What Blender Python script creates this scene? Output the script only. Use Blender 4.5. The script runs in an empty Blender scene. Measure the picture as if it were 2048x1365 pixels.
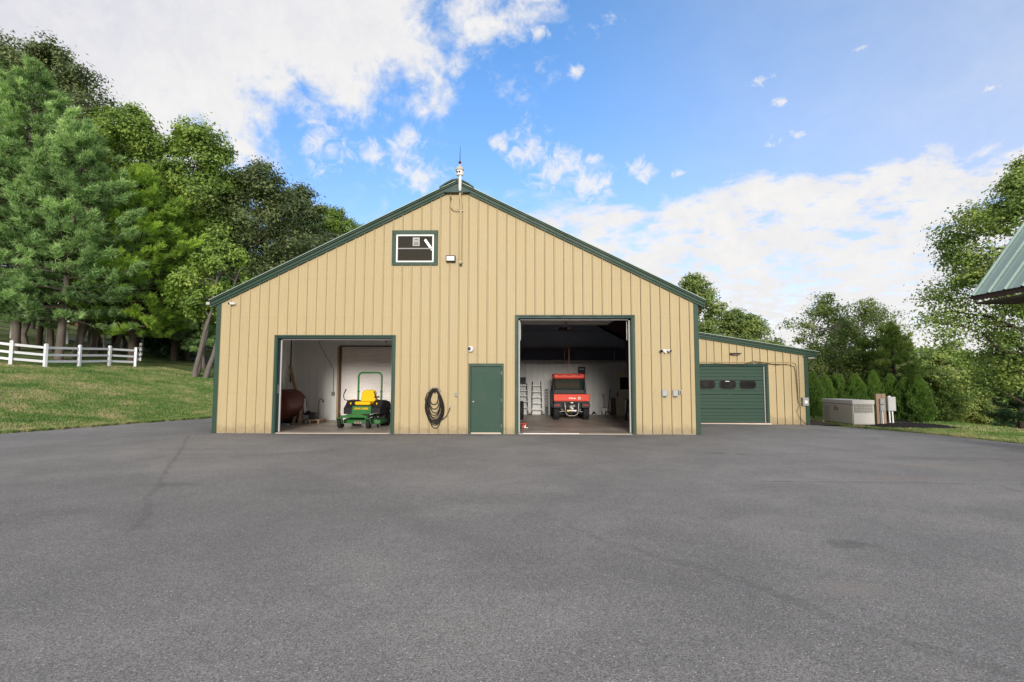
import bpy, math, random
import numpy as np
from mathutils import Vector, Matrix
random.seed(7)
SC = bpy.context.scene
COL = SC.collection
R = math.radians
# ------------------------------------------------------------------ camera
CP = Vector((9.6305, -17.3212, 1.5909)); YAW, PITCH, ROLL, FPX = -0.0133, 0.0763, 0.0016, 1096.5
_F = Vector((math.sin(YAW)*math.cos(PITCH), math.cos(YAW)*math.cos(PITCH), math.sin(PITCH)))
_R = Vector((math.cos(YAW), -math.sin(YAW), 0)); _U = _R.cross(_F)
_R, _U = math.cos(ROLL)*_R + math.sin(ROLL)*_U, -math.sin(ROLL)*_R + math.cos(ROLL)*_U
cd = bpy.data.cameras.new('camera'); cam = bpy.data.objects.new('camera', cd); COL.objects.link(cam)
cam.matrix_world = Matrix(((_R.x, _U.x, -_F.x, CP.x), (_R.y, _U.y, -_F.y, CP.y), (_R.z, _U.z, -_F.z, CP.z), (0, 0, 0, 1)))
cd.sensor_width = 36; cd.lens = FPX/2048*36; cd.clip_end = 3000; cd.clip_start = .05
SC.camera = cam
def ray(px, py):
    return _R*((px-1024)/FPX) - _U*((py-682.5)/FPX) + _F
def at(px, depth, z=None, py=700):
    """world x, y of image column px at a forward distance"""
    d = ray(px, py); t = depth/d.y
    return CP.x + d.x*t, CP.y + depth
# ------------------------------------------------------------------ view, world, sun
SC.view_settings.view_transform = 'Standard'; SC.view_settings.look = 'None'
SC.view_settings.exposure = 1.32; SC.view_settings.gamma = 1
try: SC.view_settings.use_curve_mapping = False
except Exception: pass
SC.render.resolution_x = 1024; SC.render.resolution_y = 682
SC.render.engine = 'CYCLES'
SC.cycles.max_bounces = 8; SC.cycles.diffuse_bounces = 6; SC.cycles.transparent_max_bounces = 12
SUN_EL, SUN_AZ = R(12), R(179)      # azimuth clockwise from +Y: behind the camera, to its left
SKY_STRENGTH, CLOUD_STRENGTH = 0.128, 0.37
sl = bpy.data.lights.new('sun', 'SUN'); sl.energy = 1.5; sl.angle = R(15); sl.color = (1.0, .93, .83)
so = bpy.data.objects.new('sun', sl); COL.objects.link(so)
sdir = Vector((math.sin(SUN_AZ)*math.cos(SUN_EL), math.cos(SUN_AZ)*math.cos(SUN_EL), math.sin(SUN_EL)))
so.rotation_euler = sdir.to_track_quat('Z', 'Y').to_euler()
w = bpy.data.worlds.new('World'); SC.world = w; w.use_nodes = True
NT = w.node_tree; NT.nodes.clear()
class G:
    """small helper for building node graphs"""
    def __init__(s, nt): s.nt = nt
    def n(s, t, **kw):
        nd = s.nt.nodes.new(t)
        for k, v in kw.items(): setattr(nd, k, v)
        return nd
    def link(s, a, b): s.nt.links.new(a, b)
    def put(s, sock, v):
        if hasattr(v, 'links'): s.link(v, sock)
        else: sock.default_value = v
    def m(s, op, a, b=0.0, c=0.0, clamp=False):
        nd = s.n('ShaderNodeMath', operation=op, use_clamp=clamp)
        s.put(nd.inputs[0], a); s.put(nd.inputs[1], b); s.put(nd.inputs[2], c)
        return nd.outputs[0]
    def vm(s, op, a, b=(0, 0, 0), out=0):
        nd = s.n('ShaderNodeVectorMath', operation=op); s.put(nd.inputs[0], a); s.put(nd.inputs[1], b)
        return nd.outputs[out]
    def noise(s, vec, scale, detail=4, rough=.5, dist=0, out=0):
        nd = s.n('ShaderNodeTexNoise'); s.put(nd.inputs['Vector'], vec)
        nd.inputs['Scale'].default_value = scale; nd.inputs['Detail'].default_value = detail
        nd.inputs['Roughness'].default_value = rough; nd.inputs['Distortion'].default_value = dist
        return nd.outputs[out]
    def step(s, v, a, b, lo=0.0, hi=1.0):
        nd = s.n('ShaderNodeMapRange', interpolation_type='SMOOTHSTEP'); s.put(nd.inputs[0], v)
        for i, q in ((1, a), (2, b), (3, lo), (4, hi)): s.put(nd.inputs[i], q)
        return nd.outputs[0]
    def lin(s, v, a, b, lo=0.0, hi=1.0):
        nd = s.n('ShaderNodeMapRange'); s.put(nd.inputs[0], v)
        for i, q in ((1, a), (2, b), (3, lo), (4, hi)): s.put(nd.inputs[i], q)
        return nd.outputs[0]
    def mix(s, f, a, b, blend='MIX'):
        nd = s.n('ShaderNodeMix', data_type='RGBA', blend_type=blend); s.put(nd.inputs[0], f)
        s.put(nd.inputs[6], a if hasattr(a, 'links') else (*a, 1)[:4]); s.put(nd.inputs[7], b if hasattr(b, 'links') else (*b, 1)[:4])
        return nd.outputs[2]
    def ramp(s, f, stops):
        nd = s.n('ShaderNodeValToRGB'); s.put(nd.inputs[0], f); e = nd.color_ramp.elements
        while len(e) < len(stops): e.new(.5)
        for q, (p, c) in zip(e, stops): q.position = p; q.color = (*c, 1)
        return nd.outputs[0]
def make_world():
    g = G(NT)
    d = g.n('ShaderNodeTexCoord').outputs['Generated']
    sky = g.n('ShaderNodeTexSky', sky_type='NISHITA', sun_disc=False)
    sky.sun_elevation = SUN_EL; sky.sun_rotation = SUN_AZ; sky.air_density = 1.0; sky.dust_density = .6; sky.ozone_density = 2.0
    sp = g.n('ShaderNodeSeparateXYZ'); g.link(d, sp.inputs[0]); X, Y, Z = sp.outputs
    zz = g.m('ADD', g.m('MAXIMUM', Z, 0.0), 0.16)
    cb = g.n('ShaderNodeCombineXYZ'); g.put(cb.inputs[0], g.m('DIVIDE', X, zz)); g.put(cb.inputs[1], g.m('DIVIDE', Y, zz))
    plane = cb.outputs[0]
    def half(a, b, c):
        da, db, dc = ray(*a).normalized(), ray(*b).normalized(), ray(*c).normalized()
        n = da.cross(db).normalized()
        if n.dot(dc) < 0: n = -n
        return g.vm('DOT_PRODUCT', d, tuple(n), out=1)
    nb = g.m('SUBTRACT', g.noise(d, 3.2, 9, .6, .35), .5)          # big billows
    nf = g.m('SUBTRACT', g.noise(d, 13, 8, .62, .4), .5)
    nh = g.m('SUBTRACT', g.noise(d, 42, 6, .62, .8), .5)
    ns = g.m('SUBTRACT', g.noise(plane, 3.3, 9, .6, .5), .5)          # streaks of a high layer
    nk = g.m('SUBTRACT', g.noise(plane, 11, 5, .55, .3), .5)          # small altocumulus grain
    ns2 = g.m('SUBTRACT', g.noise(plane, 1.1, 6, .55, .2), .5)
    # bank upper left
    A = half((1130, 0), (560, 310), (300, 50))
    a = g.m('ADD', A, g.m('ADD', g.m('MULTIPLY', nb, .62), g.m('ADD', g.m('MULTIPLY', nf, .30), g.m('MULTIPLY', nh, .08))))
    ca = g.step(a, -.03, .09)
    # layer low on the right
    B = half((880, 440), (2048, 232), (1400, 560))
    b = g.m('ADD', B, g.m('ADD', g.m('MULTIPLY', ns, .22), g.m('MULTIPLY', ns2, .10)))
    cb2 = g.m('MULTIPLY', g.step(b, -.01, .05), g.step(g.m('ADD', ns, g.m('ADD', g.m('MULTIPLY', nf, .5), g.m('MULTIPLY', nk, .9))), -.30, .04, .30, 1))
    # wisps left of the gable
    wsp = g.step(g.m('ADD', g.m('ADD', g.m('MULTIPLY', ns, .9), g.m('MULTIPLY', nb, .7)), g.m('MULTIPLY', g.m('SUBTRACT', .34, Z), .9)), .02, .3, 0, .8)
    cov = g.m('MAXIMUM', g.m('MAXIMUM', ca, cb2), g.m('MULTIPLY', wsp, g.step(g.m('SUBTRACT', X, g.m('MULTIPLY', Y, .35)), -.35, -.05, 1, .25)))
    for px, py, r, fl in ((1285, 343, .034, 1.2), (1157, 147, .016, 1.2), (1530, 158, .026, 2.2), (1556, 204, .022, 2.4), (1541, 290, .018, 1.3), (1590, 270, .015, 2.0), (1355, 348, .018, 2.0),
                          (1985, 176, .020, 3), (1720, 97, .022, 3), (1060, 300, .045, .9), (1110, 340, .055, 1.2), (1180, 372, .05, 1.5), (1000, 290, .02, 1), (1185, 318, .02, 2), (1078, 66, .018, 1.2), (640, 280, .035, .6), (660, 300, .05, 1.5), (740, 310, .03, 1.0), (810, 310, .035, .6), (845, 350, .045, 1.2), (845, 178, .022, 1.3), (850, 220, .025, 2)):
        c = ray(px, py).normalized()
        df = g.vm('MULTIPLY', g.vm('SUBTRACT', d, tuple(c)), (1, 1, fl))
        ln = g.vm('LENGTH', df, out=1)
        v = g.m('ADD', g.m('SUBTRACT', 1.0, g.m('DIVIDE', ln, r*1.0)), g.m('ADD', g.m('MULTIPLY', nh, 3.0), g.m('MULTIPLY', nf, 1.6)))
        cov = g.m('MAXIMUM', cov, g.step(v, -.08, 1.2, 0, .9))
    cov = g.m('MAXIMUM', cov, g.m('MULTIPLY', g.step(X, -.05, .85), g.m('ADD', .50, g.m('MULTIPLY', ns, .35))))
    cov = g.m('MULTIPLY', cov, g.step(Z, -.02, .01))
    # cloud tone: thick parts a little greyer
    tone = g.mix(g.step(g.m('ADD', g.m('ADD', A, g.m('MULTIPLY', nb, .9)), g.m('MULTIPLY', nf, .3)), .05, .32, 0, 1), (1.0, .99, .985), (.745, .76, .86))
    tone = g.mix(g.lin(g.m('ADD', nf, g.m('MULTIPLY', nh, .5)), -.22, .22), g.mix(.4, tone, (.74, .76, .85)), g.mix(.6, tone, (1.03, 1.01, .98)))
    lowwarm = g.mix(g.step(Z, .0, .16, .6, 0), tone, (1.0, .965, .93))
    bg1 = g.n('ShaderNodeBackground'); bg2 = g.n('ShaderNodeBackground')
    hs = g.n('ShaderNodeHueSaturation'); hs.inputs['Saturation'].default_value = 1.12; g.link(sky.outputs[0], hs.inputs['Color'])
    tint = g.mix(g.step(Z, .0, .62), (.84, .67, .82), (.66, .78, .93))
    g.link(g.mix(1.0, hs.outputs[0], tint, 'MULTIPLY'), bg1.inputs[0]); bg1.inputs[1].default_value = SKY_STRENGTH
    g.link(lowwarm, bg2.inputs[0]); bg2.inputs[1].default_value = CLOUD_STRENGTH
    mx = g.n('ShaderNodeMixShader'); g.link(cov, mx.inputs[0]); g.link(bg1.outputs[0], mx.inputs[1]); g.link(bg2.outputs[0], mx.inputs[2])
    o = g.n('ShaderNodeOutputWorld'); g.link(mx.outputs[0], o.inputs[0])
make_world()
w.cycles.sampling_method = 'MANUAL'; w.cycles.sample_map_resolution = 1024

# ------------------------------------------------------------------ materials
MATS = {}
def mat(name, col, rough=.6, metal=0, var=0.0, vscale=3, bump=0, bscale=60, stretch=None, spec=.2, coords='world'):
    if name in MATS: return MATS[name]
    m = bpy.data.materials.new(name); m.use_nodes = True; nt = m.node_tree; g = G(nt)
    b = nt.nodes['Principled BSDF']
    b.inputs['Roughness'].default_value = rough; b.inputs['Metallic'].default_value = metal
    b.inputs['Specular IOR Level'].default_value = spec
    if coords == 'world': v = g.n('ShaderNodeNewGeometry').outputs['Position']
    else: v = g.n('ShaderNodeTexCoord').outputs['Object']
    if stretch: v = g.vm('MULTIPLY', v, stretch)
    if var:
        n1 = g.noise(v, vscale, 6, .6)
        n2 = g.noise(v, vscale*9, 3, .6)
        f = g.m('ADD', g.m('MULTIPLY', n1, .65), g.m('MULTIPLY', n2, .35))
        f = g.lin(f, .3, .7, 1-var, 1+var)
        c = g.vm('MULTIPLY', tuple(col[:3]), (1, 1, 1))
        nd = g.n('ShaderNodeVectorMath', operation='SCALE'); nd.inputs[0].default_value = col[:3]; g.link(f, nd.inputs['Scale'])
        g.link(nd.outputs[0], b.inputs['Base Color'])
        g.link(g.lin(n1, .3, .7, max(0, rough-.08), min(1, rough+.08)), b.inputs['Roughness'])
    else: b.inputs['Base Color'].default_value = (*col[:3], 1)
    if bump:
        bp = g.n('ShaderNodeBump'); bp.inputs['Strength'].default_value = bump; bp.inputs['Distance'].default_value = .01
        g.link(g.noise(v, bscale, 5, .6), bp.inputs['Height']); g.link(bp.outputs[0], b.inputs['Normal'])
    MATS[name] = m
    return m
def emit(name, col, s):
    m = bpy.data.materials.new(name); m.use_nodes = True; b = m.node_tree.nodes['Principled BSDF']
    b.inputs['Base Color'].default_value = (*col, 1); b.inputs['Emission Color'].default_value = (*col, 1); b.inputs['Emission Strength'].default_value = s
    return m
def glass(name, tint=(.8, .85, .85), op=.35, dark=(.02, .025, .025), gls=1.2):
    m = bpy.data.materials.new(name); m.use_nodes = True; nt = m.node_tree; nt.nodes.clear(); g = G(nt)
    t = g.n('ShaderNodeBsdfTransparent'); t.inputs[0].default_value = (*tint, 1)
    df = g.n('ShaderNodeBsdfDiffuse'); df.inputs[0].default_value = (*dark, 1)
    m1 = g.n('ShaderNodeMixShader'); m1.inputs[0].default_value = op; g.link(t.outputs[0], m1.inputs[1]); g.link(df.outputs[0], m1.inputs[2])
    gl = g.n('ShaderNodeBsdfGlossy'); gl.inputs['Roughness'].default_value = .04
    fr = g.n('ShaderNodeFresnel'); fr.inputs[0].default_value = 1.5
    m2 = g.n('ShaderNodeMixShader'); g.link(g.m('MULTIPLY', fr.outputs[0], gls, clamp=True), m2.inputs[0]); g.link(m1.outputs[0], m2.inputs[1]); g.link(gl.outputs[0], m2.inputs[2])
    o = g.n('ShaderNodeOutputMaterial'); g.link(m2.outputs[0], o.inputs[0])
    return m
GREEN = (.024, .058, .038)
cream = mat('cream_steel', (.425, .343, .196), .5, 0, .07, 1.1, .04, 5, stretch=(3, 3, .35))
green = mat('green_steel', GREEN, .5, 0, .10, 2.0, spec=.25)
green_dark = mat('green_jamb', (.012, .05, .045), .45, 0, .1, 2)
door_green = mat('green_door_paint', (.028, .066, .046), .6, 0, .16, 1.6, .05, 8, spec=.25)
roof_edge = mat('roof_metal', (.26, .33, .29), .5, .2, .1, 3)
def dirty_base(m):
    nt = m.node_tree; g = G(nt); b = nt.nodes['Principled BSDF']; src = b.inputs['Base Color'].links[0].from_socket
    v = g.n('ShaderNodeNewGeometry').outputs['Position']; sp = g.n('ShaderNodeSeparateXYZ'); g.link(v, sp.inputs[0])
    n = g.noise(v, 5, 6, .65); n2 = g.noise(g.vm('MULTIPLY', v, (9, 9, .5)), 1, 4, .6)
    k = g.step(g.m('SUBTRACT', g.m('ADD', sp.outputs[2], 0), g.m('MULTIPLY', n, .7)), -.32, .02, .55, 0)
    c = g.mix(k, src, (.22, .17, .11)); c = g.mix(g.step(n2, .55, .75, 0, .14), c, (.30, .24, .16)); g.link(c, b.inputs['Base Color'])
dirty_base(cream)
white_liner = mat('white_liner', (.80, .81, .80), .5, 0, .06, 1.3)
grey_liner = mat('grey_liner', (.40, .41, .42), .55, 0, .1, 1.3)
white_p = mat('white_plastic', (.75, .75, .74), .45, 0, .04, 5)
white_v = mat('white_vinyl', (.78, .79, .82), .45, 0, .05, 2)
black_r = mat('black_rubber', (.018, .018, .019), .75, 0, .2, 8)
black_p = mat('black_plastic', (.022, .022, .025), .5, 0, .15, 6)
grey_box = mat('grey_box_paint', (.30, .31, .31), .5, 0, .08, 6)
alum = mat('aluminium', (.42, .42, .41), .5, .5, .1, 6)
steel = mat('dull_steel', (.30, .29, .28), .45, .8, .2, 9)
jd_green = mat('mower_green', (.035, .155, .045), .38, 0, .12, 6)
jd_green_f = mat('mower_green_faded', (.13, .33, .13), .5, 0, .1, 6)
jd_yel = mat('mower_yellow', (.85, .50, .01), .42, 0, .05, 5)
utv_red = mat('vehicle_red', (.62, .045, .016), .35, 0, .05, 4)
wood = mat('weathered_wood', (.30, .215, .15), .8, 0, .25, 3, .3, 30, stretch=(6, 6, .8))
lumber = mat('pale_lumber', (.44, .32, .19), .75, 0, .2, 3, .2, 30, stretch=(6, 6, .8))
brown = mat('brown_primer', (.055, .035, .03), .6, 0, .2, 3)
tank_red = mat('oxide_red_tank', (.12, .028, .022), .5, 0, .3, 2.5)
beige = mat('beige_metal', (.52, .49, .43), .5, 0, .05, 2.2, .03, 9)
beige2 = mat('beige_door', (.50, .43, .33), .55, 0, .08, 2)
dark_shelf = mat('dark_navy_cover', (.06, .068, .10), .7, 0, .2, 2)
brass = mat('copper_brown_wire', (.10, .06, .035), .6)
winglass = glass('window_glass', op=.5, dark=(.07, .062, .05), gls=.12)
darkglass = glass('dark_glass', tint=(.22, .26, .26), op=.88, dark=(.02, .032, .032), gls=.2)
def concrete():
    m = mat('concrete', (.33, .29, .245), .42, 0, .25, .8, .15, 40)
    nt = m.node_tree; g = G(nt); b = nt.nodes['Principled BSDF']
    v = g.n('ShaderNodeNewGeometry').outputs['Position']
    n = g.noise(v, .8, 8, .65, .8)
    c = g.ramp(n, [(.30, (.24, .19, .15)), (.5, (.42, .36, .30)), (.68, (.56, .50, .44))])
    g.link(c, b.inputs['Base Color']); b.inputs['Roughness'].default_value = .35
    return m
conc = concrete()
conc_lip = mat('concrete_apron_lip', (.52, .44, .36), .7, 0, .15, 3, .2, 40)

# ------------------------------------------------------------------ mesh helpers
class MB:
    def __init__(s): s.v = []; s.f = []; s.T = Matrix.Identity(4); s.sm = []
    def add(s, vs, fs, smooth=False):
        k = len(s.v); T = s.T
        s.v += [tuple(T @ Vector(p)) for p in vs]; s.f += [tuple(i+k for i in f) for f in fs]; s.sm += [smooth]*len(fs)
        return s
    def box(s, x0, x1, y0, y1, z0, z1):
        return s.add([(x0, y0, z0), (x1, y0, z0), (x1, y1, z0), (x0, y1, z0), (x0, y0, z1), (x1, y0, z1), (x1, y1, z1), (x0, y1, z1)],
                     [(0, 3, 2, 1), (4, 5, 6, 7), (0, 1, 5, 4), (1, 2, 6, 5), (2, 3, 7, 6), (3, 0, 4, 7)])
    def cbox(s, c, d, rot=(0, 0, 0)):
        from mathutils import Euler
        M = Matrix.Translation(c) @ Euler(rot).to_matrix().to_4x4()
        T0 = s.T; s.T = T0 @ M; s.box(-d[0]/2, d[0]/2, -d[1]/2, d[1]/2, -d[2]/2, d[2]/2); s.T = T0
        return s
    def prism(s, poly, a, b, axis='y'):
        """poly = 2D points; extruded from a to b along axis (y: points are x,z; x: y,z; z: x,y)"""
        def P(p, t): return {'y': (p[0], t, p[1]), 'x': (t, p[0], p[1]), 'z': (p[0], p[1], t)}[axis]
        n = len(poly)
        return s.add([P(p, a) for p in poly] + [P(p, b) for p in poly], [tuple(range(n))[::-1], tuple(range(n, 2*n))] + [(i, (i+1) % n, (i+1) % n+n, i+n) for i in range(n)])
    def tube(s, pts, r, n=8, caps=True, closed=False):
        pts = [Vector(p) for p in pts]; N = len(pts)
        rs = r if isinstance(r, (list, tuple)) else [r]*N
        vs = []; up = None
        for i, p in enumerate(pts):
            if closed: t = pts[(i+1) % N] - pts[i-1]
            else: t = pts[min(i+1, N-1)] - pts[max(i-1, 0)]
            t.normalize()
            if up is None: up = Vector((0, 0, 1)) if abs(t.z) < .9 else Vector((1, 0, 0))
            a = (up - t*up.dot(t)).normalized(); up = a; b = t.cross(a)
            for k in range(n):
                q = 2*math.pi*k/n; vs.append(p + (a*math.cos(q) + b*math.sin(q))*rs[i])
        fs = []
        M = N if closed else N-1
        for i in range(M):
            j = (i+1) % N
            for k in range(n): fs.append((i*n+k, i*n+(k+1) % n, j*n+(k+1) % n, j*n+k))
        s.add(vs, fs, True)
        if caps and not closed: s.add(vs[:n], [tuple(range(n))[::-1]]); s.add(vs[-n:], [tuple(range(n))])
        return s
    def lathe(s, prof, c=(0, 0, 0), axis='z', n=20, smooth=True):
        vs = []
        for r, h in prof:
            for k in range(n):
                q = 2*math.pi*k/n; x, y = r*math.cos(q), r*math.sin(q)
                p = {'z': (x, y, h), 'x': (h, x, y), 'y': (x, h, y)}[axis]
                vs.append((p[0]+c[0], p[1]+c[1], p[2]+c[2]))
        fs = []
        for i in range(len(prof)-1):
            for k in range(n): fs.append((i*n+k, i*n+(k+1) % n, (i+1)*n+(k+1) % n, (i+1)*n+k))
        fs += [tuple(range(n))[::-1], tuple(range((len(prof)-1)*n, len(prof)*n))]
        return s.add(vs, fs[:-2], smooth).add([], []) if False else s.add(vs, fs, smooth)
    def build(s, name, m, parent=None, bevel=0, seg=2, loc=None, rot=None, sub=0):
        me = bpy.data.meshes.new(name); me.from_pydata(s.v, [], s.f); me.validate()
        if len(me.polygons) == len(s.sm): me.polygons.foreach_set('use_smooth', s.sm)
        me.materials.append(m)
        import bmesh
        bm = bmesh.new(); bm.from_mesh(me); bmesh.ops.recalc_face_normals(bm, faces=bm.faces); bm.to_mesh(me); bm.free()
        o = bpy.data.objects.new(name, me); COL.objects.link(o)
        if parent: o.parent = parent
        if loc: o.location = loc
        if rot: o.rotation_euler = rot
        if bevel:
            b = o.modifiers.new('bevel', 'BEVEL'); b.width = bevel; b.segments = seg; b.limit_method = 'ANGLE'; b.angle_limit = R(40)
            if seg > 1:
                for p in me.polygons: p.use_smooth = True
                b.harden_normals = True
        if sub:
            q = o.modifiers.new('sub', 'SUBSURF'); q.levels = sub; q.render_levels = sub
            for p in me.polygons: p.use_smooth = True
        return o
def bx(*a): return MB().box(*a)
def tag(o, label=None, cat=None, group=None, kind=None):
    if label: o['label'] = label
    if cat: o['category'] = cat
    if group: o['group'] = group
    if kind: o['kind'] = kind
    return o
def thing(name, label, cat, loc=(0, 0, 0), rz=0, group=None):
    o = bpy.data.objects.new(name, None); COL.objects.link(o); o.location = loc; o.rotation_euler = (0, 0, rz)
    return tag(o, label, cat, group)
def sub(name, parent, loc=(0, 0, 0), rot=(0, 0, 0)):
    o = bpy.data.objects.new(name, None); COL.objects.link(o); o.location = loc; o.rotation_euler = rot; o.parent = parent
    return o
def text(s, size, m, parent, loc, rot=(R(90), 0, 0), name='lettering', ex=.002, bold=.0, sx=1):
    c = bpy.data.curves.new(name, 'FONT'); c.body = s; c.size = size; c.extrude = ex; c.offset = bold; c.align_x = 'CENTER'; c.align_y = 'CENTER'
    tmp = bpy.data.objects.new(name+'_curve', c); COL.objects.link(tmp); bpy.context.view_layer.update()
    me = bpy.data.meshes.new_from_object(tmp.evaluated_get(bpy.context.evaluated_depsgraph_get())); bpy.data.objects.remove(tmp); me.materials.clear(); me.materials.append(m)
    o = bpy.data.objects.new(name, me); COL.objects.link(o); o.parent = parent; o.location = loc; o.rotation_euler = rot; o.scale = (sx, 1, 1)
    return o
def np_mesh(name, V, F, m, parent=None, face_tone=None, smooth=False):
    """V (n,3), F (k, 3 or 4), rnd (k,) per-face tone"""
    me = bpy.data.meshes.new(name); k, c = F.shape
    me.vertices.add(len(V)); me.vertices.foreach_set('co', V.astype(np.float32).ravel())
    me.loops.add(k*c); me.loops.foreach_set('vertex_index', F.astype(np.int32).ravel())
    me.polygons.add(k); me.polygons.foreach_set('loop_start', np.arange(0, k*c, c, dtype=np.int32)); me.polygons.foreach_set('loop_total', np.full(k, c, dtype=np.int32))
    if smooth: me.polygons.foreach_set('use_smooth', np.ones(k, dtype=bool))
    if face_tone is not None:
        a = me.attributes.new('face_tone', 'FLOAT', 'FACE'); a.data.foreach_set('value', face_tone.astype(np.float32))
    me.update(calc_edges=True); me.materials.append(m)
    o = bpy.data.objects.new(name, me); COL.objects.link(o)
    if parent: o.parent = parent
    return o

# ------------------------------------------------------------------ ground
def sstep(a, b, t):
    t = np.clip((t-a)/(b-a), 0, 1); return t*t*(3-2*t)
def H(x, y):
    x = np.asarray(x, float); y = np.asarray(y, float)
    s = (x+6.41)*-.964 + (y+.43)*.266
    s = np.maximum(s, 0)
    zl = .183*s*s/(s+1.2)
    zl = np.minimum(zl, 7.2+.02*s)
    zl = zl*(1-.9*sstep(-3, 12, x-0*y))          # the bank fades out behind the barn
    zr = -.012*np.maximum(0, x-16.5)
    e = np.maximum(0, x-29.0-.15*(y-5)); e = np.maximum(e, np.maximum(0, y-13)*sstep(14, 24, x))
    zr = zr - 5.0*(1-np.exp(-e*.055))
    return zl + zr
def grid_mesh(name, xs, ys, zf, m):
    X, Y = np.meshgrid(xs, ys); Z = zf(X, Y)
    V = np.stack([X.ravel(), Y.ravel(), Z.ravel()], 1); nx, ny = len(xs), len(ys)
    i, j = np.meshgrid(np.arange(nx-1), np.arange(ny-1)); a = (j*nx+i).ravel()
    F = np.stack([a, a+1, a+nx+1, a+nx], 1)
    return np_mesh(name, V, F, m, smooth=True)
def lawn_mat():
    m = bpy.data.materials.new('lawn'); m.use_nodes = True; g = G(m.node_tree); b = m.node_tree.nodes['Principled BSDF']
    v = g.n('ShaderNodeNewGeometry').outputs['Position']
    a = g.noise(v, .35, 6, .6, .6); c = g.noise(v, 2.2, 6, .65, .4); f = g.noise(v, 40, 3, .7)
    base = g.ramp(g.m('ADD', g.m('MULTIPLY', a, .6), g.m('MULTIPLY', c, .4)), [(.41, (.075, .150, .040)), (.49, (.13, .21, .058)), (.55, (.21, .25, .092)), (.62, (.38, .33, .18))])
    col = g.mix(g.lin(f, .3, .7, 0, .6), base, g.mix(.5, base, (.02, .035, .01)))
    g.link(col, b.inputs['Base Color']); b.inputs['Roughness'].default_value = .9; b.inputs['Specular IOR Level'].default_value = .15
    bp = g.n('ShaderNodeBump'); bp.inputs['Strength'].default_value = .9; bp.inputs['Distance'].default_value = .06
    g.link(g.noise(v, 30, 5, .7), bp.inputs['Height']); g.link(bp.outputs[0], b.inputs['Normal'])
    return m
lawn_m = lawn_mat()
def blade_mat():
    m = bpy.data.materials.new('grass_blades'); m.use_nodes = True; g = G(m.node_tree); b = m.node_tree.nodes['Principled BSDF']
    v = g.n('ShaderNodeNewGeometry').outputs['Position']
    at_ = g.n('ShaderNodeAttribute', attribute_name='face_tone')
    a = g.noise(v, .35, 6, .6, .6); c = g.noise(v, 2.2, 6, .65, .4)
    f = g.m('ADD', g.m('ADD', g.m('MULTIPLY', a, .6), g.m('MULTIPLY', c, .4)), g.lin(at_.outputs['Fac'], 0, 1, -.07, .07))
    g.link(g.ramp(f, [(.41, (.09, .18, .043)), (.49, (.155, .25, .063)), (.55, (.25, .29, .105)), (.62, (.42, .37, .20))]), b.inputs['Base Color'])
    b.inputs['Roughness'].default_value = .75; b.inputs['Specular IOR Level'].default_value = .2
    return m
blade_m = blade_mat()
xs = np.concatenate([[-900, -400, -200, -120], np.arange(-80, -30, 2.5), np.arange(-30, 40, .8), np.arange(40, 100, 4), [120, 200, 400, 900]])
ys = np.concatenate([[-900, -300, -100, -60], np.arange(-45, 50, .9), np.arange(50, 130, 4), [160, 260, 500, 1200]])
tag(grid_mesh('lawn', xs, ys, lambda X, Y: H(X, Y)-.02, lawn_m), kind='structure')

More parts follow.
